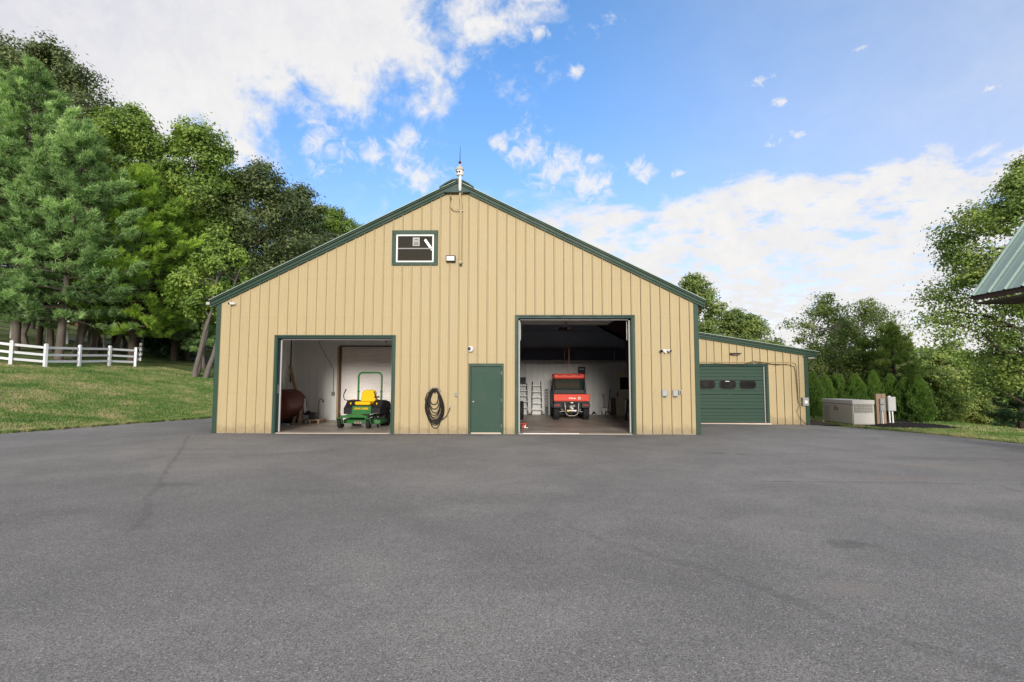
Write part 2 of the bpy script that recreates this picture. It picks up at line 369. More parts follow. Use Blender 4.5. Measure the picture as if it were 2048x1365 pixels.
def asphalt_mat():
    m = bpy.data.materials.new('asphalt'); m.use_nodes = True; g = G(m.node_tree); b = m.node_tree.nodes['Principled BSDF']
    v = g.n('ShaderNodeNewGeometry').outputs['Position']
    big = g.noise(v, .16, 5, .55, .5); mid = g.noise(v, .9, 6, .6, .6); sm = g.noise(v, 7, 5, .6)
    vo = g.n('ShaderNodeTexVoronoi', feature='F1'); g.put(vo.inputs['Vector'], v); vo.inputs['Scale'].default_value = 135
    vs = g.n('ShaderNodeSeparateColor'); g.link(vo.outputs['Color'], vs.inputs[0])
    vo2 = g.n('ShaderNodeTexVoronoi', feature='F1'); g.put(vo2.inputs['Vector'], v); vo2.inputs['Scale'].default_value = 72
    vs2 = g.n('ShaderNodeSeparateColor'); g.link(vo2.outputs['Color'], vs2.inputs[0])
    fine = g.noise(v, 150, 2, .7)
    t = g.m('ADD', g.m('MULTIPLY', big, .5), g.m('ADD', g.m('MULTIPLY', mid, .35), g.m('MULTIPLY', sm, .15)))
    base = g.ramp(t, [(.36, (.165, .161, .158)), (.50, (.216, .210, .205)), (.62, (.272, .262, .250))])
    stone = g.lin(vs.outputs[0], 0, 1, .5, 1.46)
    st = g.n('ShaderNodeVectorMath', operation='SCALE'); g.link(base, st.inputs[0]); g.link(g.m('MULTIPLY', stone, g.lin(fine, .3, .7, .72, 1.28)), st.inputs['Scale'])
    col = st.outputs[0]
    glint = g.m('MULTIPLY', g.step(vs2.outputs[1], .955, .985), g.step(vo2.outputs['Distance'], .25, .45, 1, 0))
    col = g.mix(g.m('MULTIPLY', glint, .9), col, (.68, .67, .64))
    pit = g.m('MULTIPLY', g.step(vs2.outputs[2], .93, .98), g.step(vo2.outputs['Distance'], .2, .45, 1, 0))
    col = g.mix(g.m('MULTIPLY', pit, .6), col, (.04, .04, .04))
    # pale sandy scuffs, dark spills, a brownish band along the barn foot: (x, y, radius x, radius y, colour, amount)
    for x, y, rx, ry, c, am in ((4.3, -8.7, .45, .22, (.06, .065, .06), .45), (7.5, -.35, 8.5, .45, (.11, .095, .085), .35), (2.2, -4.2, 1.6, .3, (.10, .10, .098), .3), (9.5, -9.6, 1.5, .5, (.10, .098, .096), .3), (18.5, -5.2, 2.6, .35, (.10, .098, .096), .35),(6.2, -2.6, .9, .35, (.30, .25, .21), .5), (14.15, -4.6, .26, .1, (.03, .03, .03), .9), (14.6, -4.75, .28, .08, (.03, .03, .03), .8), (20.2, -.8, .6, .13, (.04, .04, .04), .8),
                                 (12.9, -11.7, .30, .2, (.05, .05, .05), .55), (16.1, -7.8, .8, .25, (.33, .24, .21), .5), (12.2, -12.9, .35, .2, (.27, .24, .22), .6), (1.4, -3.0, 1.2, .4, (.26, .22, .19), .35), (13.0, -.9, .8, .3, (.06, .06, .06), .5),
                                 (10.6, -3.6, 1.3, .5, (.26, .23, .2), .35), (17.9, -6.4, 1.6, .5, (.27, .22, .19), .4)):
        df = g.vm('MULTIPLY', g.vm('SUBTRACT', v, (x, y, 0)), (1/rx, 1/ry, 0))
        k = g.step(g.m('ADD', g.vm('LENGTH', df, out=1), g.m('MULTIPLY', g.m('SUBTRACT', sm, .5), 1.6)), .35, 1.1, am, 0)
        col = g.mix(k, col, g.mix(.35, c, col))
    # paving joint running out from the barn's left corner, cracks
    sp = g.n('ShaderNodeSeparateXYZ'); g.link(v, sp.inputs[0])
    def crack(x0, y0, x1, y1, wd, am, wob=.25):
        nonlocal col
        L = math.hypot(x1-x0, y1-y0); ux, uy = (x1-x0)/L, (y1-y0)/L
        al = g.m('ADD', g.m('MULTIPLY', g.m('SUBTRACT', sp.outputs[0], x0), ux), g.m('MULTIPLY', g.m('SUBTRACT', sp.outputs[1], y0), uy))
        ac = g.m('ADD', g.m('MULTIPLY', g.m('SUBTRACT', sp.outputs[0], x0), -uy), g.m('MULTIPLY', g.m('SUBTRACT', sp.outputs[1], y0), ux))
        ac = g.m('ABSOLUTE', g.m('ADD', ac, g.m('MULTIPLY', g.m('SUBTRACT', mid, .5), wob)))
        k = g.m('MULTIPLY', g.step(ac, wd*.3, wd, am, 0), g.m('MULTIPLY', g.step(al, -.1, .1), g.step(al, L-.5, L, 1, 0)))
        k = g.m('MULTIPLY', k, g.step(sm, .35, .6, .35, 1))
        col = g.mix(k, col, (.05, .05, .05))
    crack(-.3, -.8, 3.67, -8.05, .06, .34, .34); crack(3.6, -7.95, 5.6, -11.6, .08, .26, .4); crack(13.5, -8.2, 17.2, -8.3, .035, .7, .5); crack(15.5, -4.5, 22.5, -5.4, .05, .35, .6); crack(17, -8.8, 22.5, -11, .06, .4, .8)
    crack(10.2, -11, 12.6, -14.5, .08, .25, .8); crack(15.5, 1.2, 21, 1.6, .03, .35, .4)
    g.link(col, b.inputs['Base Color'])
    b.inputs['Roughness'].default_value = .82; b.inputs['Specular IOR Level'].default_value = .35
    bp = g.n('ShaderNodeBump'); bp.inputs['Strength'].default_value = .55; bp.inputs['Distance'].default_value = .006
    g.link(g.m('ADD', g.m('MULTIPLY', vs.outputs[0], .7), fine), bp.inputs['Height'])
    bp2 = g.n('ShaderNodeBump'); bp2.inputs['Strength'].default_value = .35; bp2.inputs['Distance'].default_value = .05
    g.link(g.noise(v, .7, 3, .5), bp2.inputs['Height']); g.link(bp2.outputs[0], bp.inputs['Normal'])
    g.link(bp.outputs[0], b.inputs['Normal'])
    return m
asph = asphalt_mat()
RE = [(-45, 41), (-25, 34), (-20, 32), (-12, 28.4), (-8, 26.4), (-4, 24.6), (-1.7, 23.7), (0, 23.45), (1.6, 23.15), (3.0, 22.5), (3.7, 22.0), (4.5, 21.5), (15, 21.3)]
def xr(y): return float(np.interp(y, [a for a, _ in RE], [b for _, b in RE]))
def xl(y): return -6.41 + .276*(y+.43) + .05*math.sin(y*1.3) + .03*math.sin(y*3.1)
def asphalt():
    V = []; F = []; fr = [0, .05, .15, .3, .45, .6, .7, .8, .87, .93, 1]; n = len(fr)
    yy = list(np.arange(-45, 15.01, .5))
    for y in yy:
        a, b = xl(y), xr(y) + .03*math.sin(y*2.7)
        for t in fr:
            x = a+(b-a)*t
            V.append((x, y, float(-.012*max(0, x-16.5))))
    for j in range(len(yy)-1):
        for i in range(n-1): a = j*n+i; F.append((a, a+1, a+n+1, a+n))
    tag(np_mesh('asphalt_yard', np.array(V), np.array(F), asph, smooth=True), kind='structure')
asphalt()
# far driveway on the bank, black rubber mat edge by the generator
def strip(name, pts, wd, m, dz=.03, kind='structure'):
    mb = MB(); P = []
    for i, (x, y) in enumerate(pts):
        x2, y2 = pts[min(i+1, len(pts)-1)]; x1, y1 = pts[max(i-1, 0)]; L = math.hypot(x2-x1, y2-y1); nx, ny = -(y2-y1)/L, (x2-x1)/L
        for k in (-.5, -.17, .17, .5): X, Y = x+nx*wd*k, y+ny*wd*k; P.append((X, Y, float(H(X, Y))+dz))
    mb.add(P, [(i*4+k, i*4+k+1, i*4+k+5, i*4+k+4) for i in range(len(pts)-1) for k in range(3)], True)
    return tag(mb.build(name, m), kind=kind)
drive_m = mat('pale_driveway', (.21, .215, .225), .85, 0, .1, 1)
strip('driveway', [(-30+i*1.2, 30+2.2*math.sin(i*.16)) for i in range(26)], 4.0, drive_m, .06)
strip('far_driveway', [(-60+i*1.5, 52-.1*i) for i in range(34)], 4.5, drive_m, .06)
grnd_dark = mat('mulch', (.018, .015, .015), .95, 0, .5, 8, .9, 40)
def mound():
    rng = np.random.default_rng(3); xs_ = np.linspace(23.3, 27.3, 56); ys_ = np.linspace(3.3, 9.9, 60)
    def z(X, Y):
        e = 1-((X-25.1)/1.75)**2-((Y-4.7)/.95)**2
        e2 = 1-((X-26.0)/1.9)**2-((Y-8.2)/1.9)**2
        return H(X, Y)-.06 + .20*np.maximum(e, 0)**.6 + .16*np.maximum(e2, 0)**.6 + (rng.random(X.shape)-.5)*.05
    tag(grid_mesh('mulch_bed', xs_, ys_, z, grnd_dark), kind='stuff')
mound()
strip('soil_bed', [(21.9, 4.7), (21.9, 6.5), (22, 10)], 1.3, mat('bare_soil', (.075, .055, .042), .95, 0, .4, 4, .8, 30), .02)
strip('rubber_edging', [(22.3, 3.95), (22.9, 3.35), (23.5, 2.5), (23.75, 2.1)], .22, black_p, .03)
def grass(name, n, fx, h=.05, wd=.012, seed=1):
    rng = np.random.default_rng(seed); x, y = fx(rng, n); n = len(x); z = H(x, y)-.02
    a = rng.random(n)*2*np.pi; hh = h*(.5+rng.random(n)); ww = wd*(.6+rng.random(n)*.8)
    dx, dy = np.cos(a)*ww, np.sin(a)*ww; lx, ly = (rng.random(n)-.5)*hh*1.1, (rng.random(n)-.5)*hh*1.1
    V = np.stack([np.stack([x-dx, y-dy, z], 1), np.stack([x+dx, y+dy, z], 1), np.stack([x+lx, y+ly, z+hh], 1)], 1).reshape(-1, 3)
    tag(np_mesh(name, V, np.arange(3*n).reshape(-1, 3), blade_m, face_tone=rng.random(n)), kind='stuff')
def left_lawn(rng, n):
    y = -3 + 26*rng.random(n)**1.3; s = 16*rng.random(n)**1.15
    x = -6.41+.276*(y+.43) - s/.964 - .0
    return x, y
grass('grass', 230000, left_lawn, .055, .014, 1)
def edge_l(rng, n):
    y = -3+12*rng.random(n); x = np.array([xl(q) for q in y]) + .10*np.sin(y*4.1)*np.sin(y*9.7) + .05 - .28*rng.random(n)**1.3; return x, y
grass('grass_edge', 26000, edge_l, .095, .014, 2)
def right_lawn(rng, n):
    y = -8+16*rng.random(n); x = np.array([xr(q) for q in y]) + .0 + 8*rng.random(n)**1.5; k = ~((x > 23.3) & (x < 26.9) & (y > 3.7) & (y < 6)); k &= (x > 22.6)
    return x[k], y[k]
grass('grass_right', 80000, right_lawn, .06, .014, 3)

def litter():
    rng = np.random.default_rng(12); n = 900; y = -16.5+16*rng.random(n)**1.2; x = -5+27*rng.random(n); s = .006+.012*rng.random(n)**3
    a = rng.random(n)*6.28; h = s*(.3+.5*rng.random(n)); V = []
    for q, (cx, cy) in enumerate(((1, .1), (-.3, .8), (-.8, -.5), (.3, -.9))):
        V.append(np.stack([x+(np.cos(a)*cx-np.sin(a)*cy)*s, y+(np.sin(a)*cx+np.cos(a)*cy)*s, -.012*np.maximum(0, x-16.5)+.0005+0*s], 1))
    V.append(np.stack([x, y, -.012*np.maximum(0, x-16.5)+h], 1)); V = np.stack(V, 1).reshape(-1, 3); b = np.arange(n)*5
    F = np.concatenate([np.stack([b+i, b+(i+1) % 4, b+4], 1) for i in range(4)])
    tag(np_mesh('grit', V, F, mat('grit_stone', (.30, .28, .25), .9, 0, .5, 40)), kind='stuff')
litter()
# ------------------------------------------------------------------ building
W, HE, SL = 15.24, 4.08, .4934
def ztop(x): return HE + SL*min(x, W-x)
def segs(brk, top, holes, x0, x1, base):
    """columns [xa, xb] with their free z intervals"""
    xs_ = sorted(set([x0, x1] + [b for b in brk if x0 < b < x1] + [q for h in holes for q in h[:2] if x0 < q < x1]))
    out = []
    for a, b in zip(xs_, xs_[1:]):
        if b-a < 1e-5: continue
        mid = (a+b)/2; iv = [[base, None]]
        for ha, hb, za, zb in sorted(holes, key=lambda h: h[2]):
            if ha-1e-6 <= mid <= hb+1e-6:
                last = iv.pop()
                if za > last[0]+.001: iv.append([last[0], za])
                iv.append([zb, None])
        out.append((a, b, iv))
    return out
def siding(parent, P, x0, x1, top, holes, m, base=.0, pitch=.3048, rib=.034, off=0., name='siding_panel', minor=True, y=0.0):
    """P(x, depth, z) -> world point; one object per strip from rib to rib"""
    a = x0 + off
    while a < x1:
        b = min(a+pitch, x1); e = .014 if minor else 0
        pr = [(a+(.011 if minor else 0), e), (a+.013, rib+e), (a+.036, rib+e), (a+.050, e)]
        if minor: pr += [(a+.125, e), (a+.130, e+.0035), (a+.142, e+.0035), (a+.147, e), (a+.208, e), (a+.213, e+.0035), (a+.225, e+.0035), (a+.230, e)]
        pr = [q for q in pr if q[0] < b-1e-4] + [(b, e)]
        a0 = a; a = max(a, x0, pr[0][0])
        if b-a < .004: a = a0+pitch; continue
        def dep(x):
            for (xa, da), (xb, db) in zip(pr, pr[1:]):
                if xa-1e-9 <= x <= xb+1e-9: return da+(db-da)*(x-xa)/max(xb-xa, 1e-9)
            return e
        hh = [h for h in holes if h[1] > a and h[0] < b]
        mb = MB()
        for xa, xb, iv in segs([q[0] for q in pr if q[0] > a], top, hh, a, b, base):
            for z0, z1 in iv:
                za, zb = (top(xa), top(xb)) if z1 is None else (z1, z1)
                if za <= z0 and zb <= z0: continue
                da, db = dep(xa+1e-7), dep(xb-1e-7)
                mb.add([P(xa, da, z0), P(xb, db, z0), P(xb, db, zb), P(xa, da, za)], [(0, 1, 2, 3)])
        if mb.f: mb.build(name, m, parent)
        a = a0+pitch
def solid_wall(name, parent, P, x0, x1, top, holes, m, base=-.1, th=.16, brk=()):
    mb = MB()
    for xa, xb, iv in segs(brk, top, holes, x0, x1, base):
        for z0, z1 in iv:
            za, zb = (top(xa), top(xb)) if z1 is None else (z1, z1)
            if za <= z0 and zb <= z0: continue
            mb.add([P(xa, -.004, z0), P(xb, -.004, z0), P(xb, -.004, zb), P(xa, -.004, za), P(xa, -th, z0), P(xb, -th, z0), P(xb, -th, zb), P(xa, -th, za)],
                   [(0, 1, 2, 3), (7, 6, 5, 4), (0, 4, 5, 1), (1, 5, 6, 2), (2, 6, 7, 3), (3, 7, 4, 0)])
    return mb.build(name, m, parent)
DEPTH = 12.0
barn = thing('metal_barn', 'cream ribbed metal barn with green trim, two open bays and a lean-to garage', 'barn', (W/2, 0, 0))
BO = Vector((W/2, 0, 0))
def bp(mb, name, m, parent=barn, **k):          # part of the barn given in world coordinates
    mb.v = [tuple(Vector(p)-BO) for p in mb.v]
    return mb.build(name, m, parent, **k)
bays = [(1.87, 5.69, 0, 3.06), (9.51, 13.26, 0, 3.70)]
door_h = (8.06, 9.12, 0, 2.18); win_h = (5.62, 6.94, 5.42, 6.40)
holes = bays + [door_h, win_h]
PF = lambda x, d, z: (x-BO.x, -d, z)
seam_dark_core = mat('seam_shade_core', (.05, .04, .03), .9)  # backing coloured dark so the gaps between panels read as seam shadow
fw = solid_wall('front_wall', barn, PF, .0, W, ztop, holes, seam_dark_core, brk=(W/2,))
siding(fw, PF, .0, W, lambda x: ztop(x)+.01, holes, cream, base=.015, off=.06-.3048)
scr = MB()
for z in (.12, 1.25, 2.45, 3.65, 4.9, 6.1, 7.2):
    x = .06
    while x < W:
        if z < ztop(x)-.1 and not any(h[0]-.12 < x < h[1]+.12 and h[2]-.1 < z < h[3]+.12 for h in holes):
            scr.box(x-BO.x+.070, x-BO.x+.084, -.022, -.013, z, z+.014)
            scr.box(x-BO.x+.26, x-BO.x+.274, -.022, -.013, z, z+.014)
        x += .3048
tag(scr.build('screws', mat('screw_tan', (.25, .19, .11), .5, .3), fw), kind='stuff')
# side and back walls
PL = lambda y, d, z: (0-d-BO.x, y, z)
swl = solid_wall('side_wall', barn, PL, .0, DEPTH, lambda y: HE+.1, [], grey_liner)
siding(swl, PL, .2, DEPTH, lambda y: HE+.05, [], cream, base=.015)
PR = lambda y, d, z: (W+d-BO.x, y, z)
swr = solid_wall('side_wall', barn, PR, .0, DEPTH, lambda y: HE+.1, [], grey_liner)
siding(swr, PR, .2, 4.7, lambda y: HE+.05, [], cream, base=.015)
PB = lambda x, d, z: (x-BO.x, DEPTH+d, z)
solid_wall('back_wall', barn, PB, 0, W, ztop, [], cream, brk=(W/2,))
# corner trim, base
for x in (0, W):
    mb = MB(); s = -1 if x == 0 else 1
    a, b = sorted((x+s*.045, x-s*.10)); mb.box(a, b, -.05, -.006, .0, HE+.04)
    a, b = sorted((x+s*.045, x+s*.006)); mb.box(a, b, -.006, .12, .0, HE+.02)
    bp(mb, 'corner_trim', green, bevel=.006)
# rakes: three stepped strips
def rake(x0, x1, zf, y, names=('rake_trim',), T=.225, m=green, ov=0):
    for (a, b, yy) in ((0, .045, y-.055), (.045, .075, y-.035), (.075, T-.075, y-.075), (T-.075, T-.05, y-.05), (T-.05, T, y-.10)):
        mb = MB().prism([(x0, zf(x0)+a), (x1, zf(x1)+a), (x1, zf(x1)+b), (x0, zf(x0)+b)], yy, y+.0 if a > .01 else y-.006)
        bp(mb, names[0], m)
rake(-.20, W/2, lambda x: HE+SL*x, -.04); rake(W/2, W+.20, lambda x: HE+SL*(W-x), -.04)
# roof slabs with ribs
def roof(x0, z0, x1, z1, y0, y1, name='roof', th=.022, parent=barn, pm=roof_edge):
    mb = MB().prism([(x0, z0), (x1, z1), (x1, z1+th), (x0, z0+th)], y0, y1)
    o = bp(mb, name, pm, parent)
    y = y0+.35
    while y < min(y1, y0+12):
        r = MB().prism([(x0, z0+th), (x1, z1+th), (x1, z1+th+.03), (x0, z0+th+.03)], y, y+.04); r.v = [tuple(Vector(p)-BO) for p in r.v]
        r.build('roof_rib', pm, o); y += .61
    return o
rz = HE+.225
roof(-.24, rz-.24*SL, W/2, rz+SL*W/2, -.20, DEPTH+.1); roof(W+.24, rz-.24*SL, W/2, rz+SL*W/2, -.20, DEPTH+.1)
# ridge cap, rounded
pk = rz+SL*W/2
cap = [(W/2-.55, pk-.27+.06), (W/2-.36, pk-.08), (W/2-.15, pk+.03), (W/2, pk+.06), (W/2+.15, pk+.03), (W/2+.36, pk-.08), (W/2+.55, pk-.27+.06)]
bp(MB().prism(cap + [(x, z-.05) for x, z in cap[::-1]], -.24, DEPTH+.1), 'ridge_cap', green)
bp(MB().prism([(W/2-.42, pk-.33), (W/2-.2, pk-.2), (W/2, pk-.16), (W/2+.2, pk-.2), (W/2+.42, pk-.33), (W/2+.42, pk-.38), (W/2-.42, pk-.38)], -.19, -.10), 'ridge_vent', green_dark)
bp(bx(-.36, -.24, -.12, DEPTH, HE-.02, HE+.07), 'gutter', mat('pale_gutter', (.42, .42, .40), .6), bevel=.01)
bp(bx(W+.22, W+.28, -.06, 4.5, HE-.03, HE+.07), 'gutter', green, bevel=.01)
# opening trims
def opening(x0, x1, zt, y=0.0, dep=.22, tw=.085, low=0.0, inner=True, jm=green_dark):
    for s, x in ((-1, x0), (1, x1)):
        a, b = sorted((x, x+s*tw)); bp(bx(a, b, y-.06, y-.037, low, zt+.05), 'jamb_trim', green, bevel=.004)
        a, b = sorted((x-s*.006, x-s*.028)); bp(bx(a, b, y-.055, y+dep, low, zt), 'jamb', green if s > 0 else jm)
        if inner: a, b = sorted((x-s*.03, x-s*.075)); bp(bx(a, b, y+dep-.05, y+dep, low+.03, zt-.05), 'weather_strip', mat('strip_grey_white', (.42, .42, .42), .6))
    bp(bx(x0-tw, x1+tw, y-.064, y-.037, zt+.052, zt+.095), 'lintel_trim', green, bevel=.004)
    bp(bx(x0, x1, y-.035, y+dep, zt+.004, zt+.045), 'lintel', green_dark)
    if inner: bp(bx(x0+.08, x1-.08, y+dep-.04, y+dep, zt-.045, zt+.002), 'head_strip', mat('strip_grey_white', (.42, .42, .42), .6))
for (x0, x1, _, zt) in bays: opening(x0+.065, x1-.065, zt-.055, tw=.085)
# ------- man door
md = sub('man_door', barn, (8.59-BO.x, 0, 0))
bx(-.475, .475, -.018, .025, .05, 2.10).build('door_leaf', door_green, md, bevel=.004)
for a, b in ((-.55, -.482), (.482, .55)): bx(a, b, -.06, .05, .0, 2.18).build('door_frame', green, md, bevel=.004)
bx(-.55, .55, -.062, .05, 2.108, 2.20).build('door_frame', green, md, bevel=.004)
bx(-.47, .47, -.03, .03, .0, .045).build('threshold', conc_lip, md)
for z in (.25, 1.05, 1.9): MB().tube([(.478, -.03, z-.05), (.478, -.03, z+.05)], .012).build('hinge', steel, md)
kn = MB().lathe([(.0, -.085), (.022, -.083), (.030, -.07), (.028, -.055), (.014, -.045), (.014, -.03), (.032, -.024), (.034, -.0185)], (-.40, 0, 1.0), 'y', 14).build('door_knob', alum, md)
# ------- gable window
gw = sub('gable_window', barn, (6.28-BO.x, 0, 5.91))
for a, b, c, d in ((-.74, .74, .44, .57), (-.74, .74, -.57, -.47), (-.74, -.61, -.468, .438), (.61, .74, -.468, .438)): bx(a, b, -.065, .0, c, d).build('window_trim', green, gw, bevel=.006)
for a, b, c, d in ((-.608, .608, .385, .438), (-.608, .608, -.468, -.42), (-.608, -.555, -.418, .383), (.555, .608, -.418, .383)): bx(a, b, -.045, .05, c, d).build('window_frame', white_p, gw, bevel=.004)
bx(-.553, .553, -.025, .03, -.035, .0).build('meeting_rail', mat('grey_rail', (.3, .3, .3), .5), gw)
bx(-.553, .553, .0, .006, .002, .383).build('pane', winglass, gw); bx(-.553, .553, .008, .014, -.418, -.037).build('pane', winglass, gw)
st = bx(-.08, .14, -.004, -.001, .07, .35).build('sticker', mat('sticker_grey', (.42, .42, .42), .6), gw)
ink = mat('ink_black', (.03, .03, .03), .7)
mbk = MB()
for i in range(5): mbk.box(-.045, .105, -.007, -.005, .095+i*.025, .105+i*.025)
mbk.prism([(-.04, .25), (-.01, .30), (.015, .27), (.03, .315), (.06, .27), (.08, .30), (.11, .25), (.09, .25), (.075, .275), (.055, .25), (.03, .285), (.005, .25), (-.012, .275), (-.025, .25)], -.007, -.005)
mbk.build('sticker_print', ink, st)
# loft room behind the window with its lit tube
loft = sub('loft_room', barn, (6.28-BO.x, 0, 5.91))
loft_m = mat('brown_loft_board', (.22, .17, .12), .8, 0, .3, 2)
bx(-1.6, 1.6, 2.4, 2.45, -.9, .9).build('loft_wall', loft_m, loft); bx(-1.6, 1.6, .25, 2.4, -.95, -.9).build('loft_floor', loft_m, loft); bx(-1.6, 1.6, .25, 2.4, .9, .95).build('loft_ceiling', loft_m, loft)
_a = CP + ray(850, 480)*(18.0/ray(850, 480).y); _b = CP + ray(864, 500)*(18.1/ray(864, 500).y)
tl = thing('fluorescent_tube_lamp', 'lit fluorescent tube seen through the right side of the gable window', 'lamp', tuple(_a))
MB().tube([(0, 0, 0), tuple(_b-_a)], .035).build('tube', emit('lit_tube', (1, .93, .8), 7), tl)
MB().tube([(0, .05, .06), tuple(_b-_a+Vector((0, .05, .06)))], .03, 6).build('fitting', white_p, tl)

# ------- interiors
conc_floor = bx(.16, W-.16, .0, DEPTH-.2, -.1, .02); fl = tag(conc_floor.build('barn_floor', conc), kind='structure')
for (x0, x1, _, _z) in bays:
    bp(bx(x0+.13, x1-.13, -.10, -.002, .0, .016), 'threshold', conc_lip)
bp(bx(9.75, 11.5, -.09, -.01, .017, .03), 'threshold', mat('white_strip', (.8, .8, .78), .6))
def liner(parent_name, P, x0, x1, zt, hl, m, base=.02, nm='liner_panel'):
    o = solid_wall(parent_name, barn, P, x0, x1, lambda x: zt, hl, grey_liner, th=.10)
    siding(o, P, x0, x1, lambda x: zt, hl, m, base=base, rib=.018, name=nm, minor=False)
roll_h = (2.10, 5.9, 0, 3.07)
liner('partition_wall', lambda x, d, z: (x-BO.x, 5.8-d, z), .15, 7.4, 4.0, [roll_h], white_liner)
liner('partition_wall', lambda y, d, z: (.17+d-BO.x, y, z), .22, 5.78, 4.0, [], white_liner)
bp(bx(7.4, 7.5, .17, 10.4, 0, 4.4), 'partition_wall', white_liner)
bp(bx(.17, 7.4, .17, 5.78, 3.95, 4.05), 'bay_ceiling', white_liner)
liner('rear_liner_wall', lambda x, d, z: (x-BO.x, 10.4-d, z), 7.5, W-.17, 2.68, [], mat('grey_white_liner', (.55, .56, .56), .5, 0, .08, 1.2))
upper = mat('blue_grey_liner', (.36, .41, .52), .6, 0, .12, 1.2)
ob = bp(MB().prism([(7.5, 2.68), (W-.17, 2.68), (W-.17, 4.1), (W/2, 7.7), (7.5, 7.7)], 10.42, 10.5), 'upper_rear_wall', upper)
for i in range(25):
    x = 7.6+i*.305
    r = bx(x, x+.03, 10.40, 10.42, 2.7, 4.0+max(0, (14.9-x))*.45); r.v = [tuple(Vector(p)-BO) for p in r.v]; r.build('wall_rib', upper, ob)
liner('right_liner_wall', lambda y, d, z: (W-.17-d-BO.x, y, z), .22, 10.35, 2.68, [], grey_liner)
bp(bx(W-.2, W-.17, .2, 10.4, 2.7, 4.2), 'upper_side_wall', upper)
bp(MB().prism([(7.5, 7.7), (W/2, 7.76), (W-.2, 4.03), (W-.2, 4.0), (7.5, 7.6)], .17, 10.4), 'roof_lining', mat('dark_roof_lining', (.12, .13, .16), .7, 0, .15, 1))
bp(bx(7.5, 14.9, 9.7, 10.36, 2.72, 3.28), 'storage_loft', dark_shelf, bevel=.02)
bp(bx(7.5, 15.0, 9.66, 9.72, 2.62, 2.70), 'loft_beam', mat('grey_beam', (.2, .2, .21), .5))
for zz_ in (4.15, 3.32): bp(MB().tube([(7.6, 9.9, zz_), (14.6, 9.9, zz_)], .025, 6), 'pipe_rail', steel)
for x_ in (11.85, 14.3): bp(MB().tube([(x_, 9.62, 2.75), (x_, 9.62, 3.3)], .02, 6), 'pipe_hanger', grey_box)
# rigid frame in the right bay
bp(MB().prism([(14.22, .02), (13.96, 3.30), (13.75, 3.5), (12.2, 4.35), (10.0, 5.5), (10.0, 6.2), (14.75, 4.15), (14.85, 4.0), (14.62, .02)], 4.94, 5.02), 'steel_frame', brown)
bp(MB().prism([(14.20, .02), (13.93, 3.32), (13.72, 3.53), (12.17, 4.38), (9.97, 5.53), (9.97, 5.49), (12.2, 4.32), (13.78, 3.47), (13.99, 3.28), (14.25, .02)], 4.86, 5.10), 'steel_frame', brown)
for y_ in (.8, 2.2, 3.6, 6.4, 7.8, 9.2):
    bp(MB().prism([(W-.3, 3.85), (W-.3, 3.98), (8, 7.45), (8, 7.32)], y_, y_+.06), 'purlin', brown)
# raised overhead doors on their tracks
def raised_door(x0, x1, zt, y0, y1, hang):
    g_ = thing('overhead_door', 'raised white sectional door hanging under the lintel of the %s open bay' % hang, 'garage door', ((x0+x1)/2, (y0+y1)/2, zt))
    n = 4; L = (y1-y0)/n; c = Vector(((x0+x1)/2, (y0+y1)/2, zt))
    def b(mb, nm, m): mb.v = [tuple(Vector(p)-c) for p in mb.v]; return mb.build(nm, m, g_)
    for i in range(n): b(bx(x0, x1, y0+i*L+.006, y0+(i+1)*L-.006, zt, zt+.05), 'door_section', mat('door_underside', (.55, .54, .52), .5))
    b(bx(x0, x1, y1, y1+.03, zt-.02, zt+.06), 'bottom_seal', alum)
    for x in (x0-.05, x1+.05): b(MB().tube([(x, y0-.1, zt-.9), (x, y0-.1, zt-.25), (x, y0, zt-.05), (x, y0+.2, zt+.02), (x, y1+.3, zt+.02)], .022, 6), 'track', steel)
raised_door(9.72, 13.05, 3.87, .45, 4.0, 'right')
op = thing('door_opener', 'small dark door opener unit on the raised door of the right bay', 'opener', (11.35, 4.25, 3.72))
bx(-.16, .16, -.1, .25, -.06, .06).build('motor_housing', black_p, op, bevel=.02); bx(-.3, -.17, -.05, .1, .02, .05).build('bracket', alum, op); bx(.17, .3, -.05, .1, .02, .05).build('bracket', alum, op); bx(-.02, .02, -2, -.1, .02, .05).build('rail', steel, op)
op2 = thing('ceiling_heater', 'black bracketed motor unit under the ceiling of the mower bay', 'heater', (4.95, 3.6, 3.33))
bx(-.28, .22, -.2, .2, -.09, .09).build('housing', black_p, op2, bevel=.02); MB().tube([(-.5, 0, .12), (-.42, 0, -.2), (-.32, 0, .1)], .018, 6).build('bracket', black_p, op2); MB().tube([(.2, 0, .05), (.5, 0, -.05), (.8, .1, .1), (.82, .1, -.12)], .016, 6).build('bracket', black_p, op2)
bx(-.9, 1.1, .25, .3, .12, .17).build('rail', steel, op2)
# roll-up door of the mower bay
ru = sub('roll_up_door', barn, (4.0-BO.x, 5.85, 0))
mb = MB(); n = 41; V = []
for i in range(n):
    z = .03+i*(3.03/(n-1)); V.append((z, 0)); V.append((z+.03, -.018)); V.append((z+.05, -.018))
for (z0, d0), (z1, d1) in zip(V, V[1:]): mb.add([(-1.9, d0, z0), (1.9, d0, z0), (1.9, d1, z1), (-1.9, d1, z1)], [(0, 1, 2, 3)])
tag(mb.build('door_slats', mat('white_roll_door', (.78, .75, .73), .5, 0, .06, 1.5), ru), kind='stuff')
for a, b, c, d in ((-1.98, -1.90, 0, 3.1), (1.9, 1.98, 0, 3.1), (-1.98, 1.98, 3.102, 3.16)): bx(a, b, -.12, .02, c, d).build('door_jamb', mat('brown_jamb', (.14, .09, .065), .7, 0, .15, 4), ru)
bx(-2.06, -1.984, -.10, -.06, .0, 3.1).build('jamb_board', lumber, ru)
bx(-1.85, 1.85, -.03, .02, 0, .03).build('bottom_bar', steel, ru)
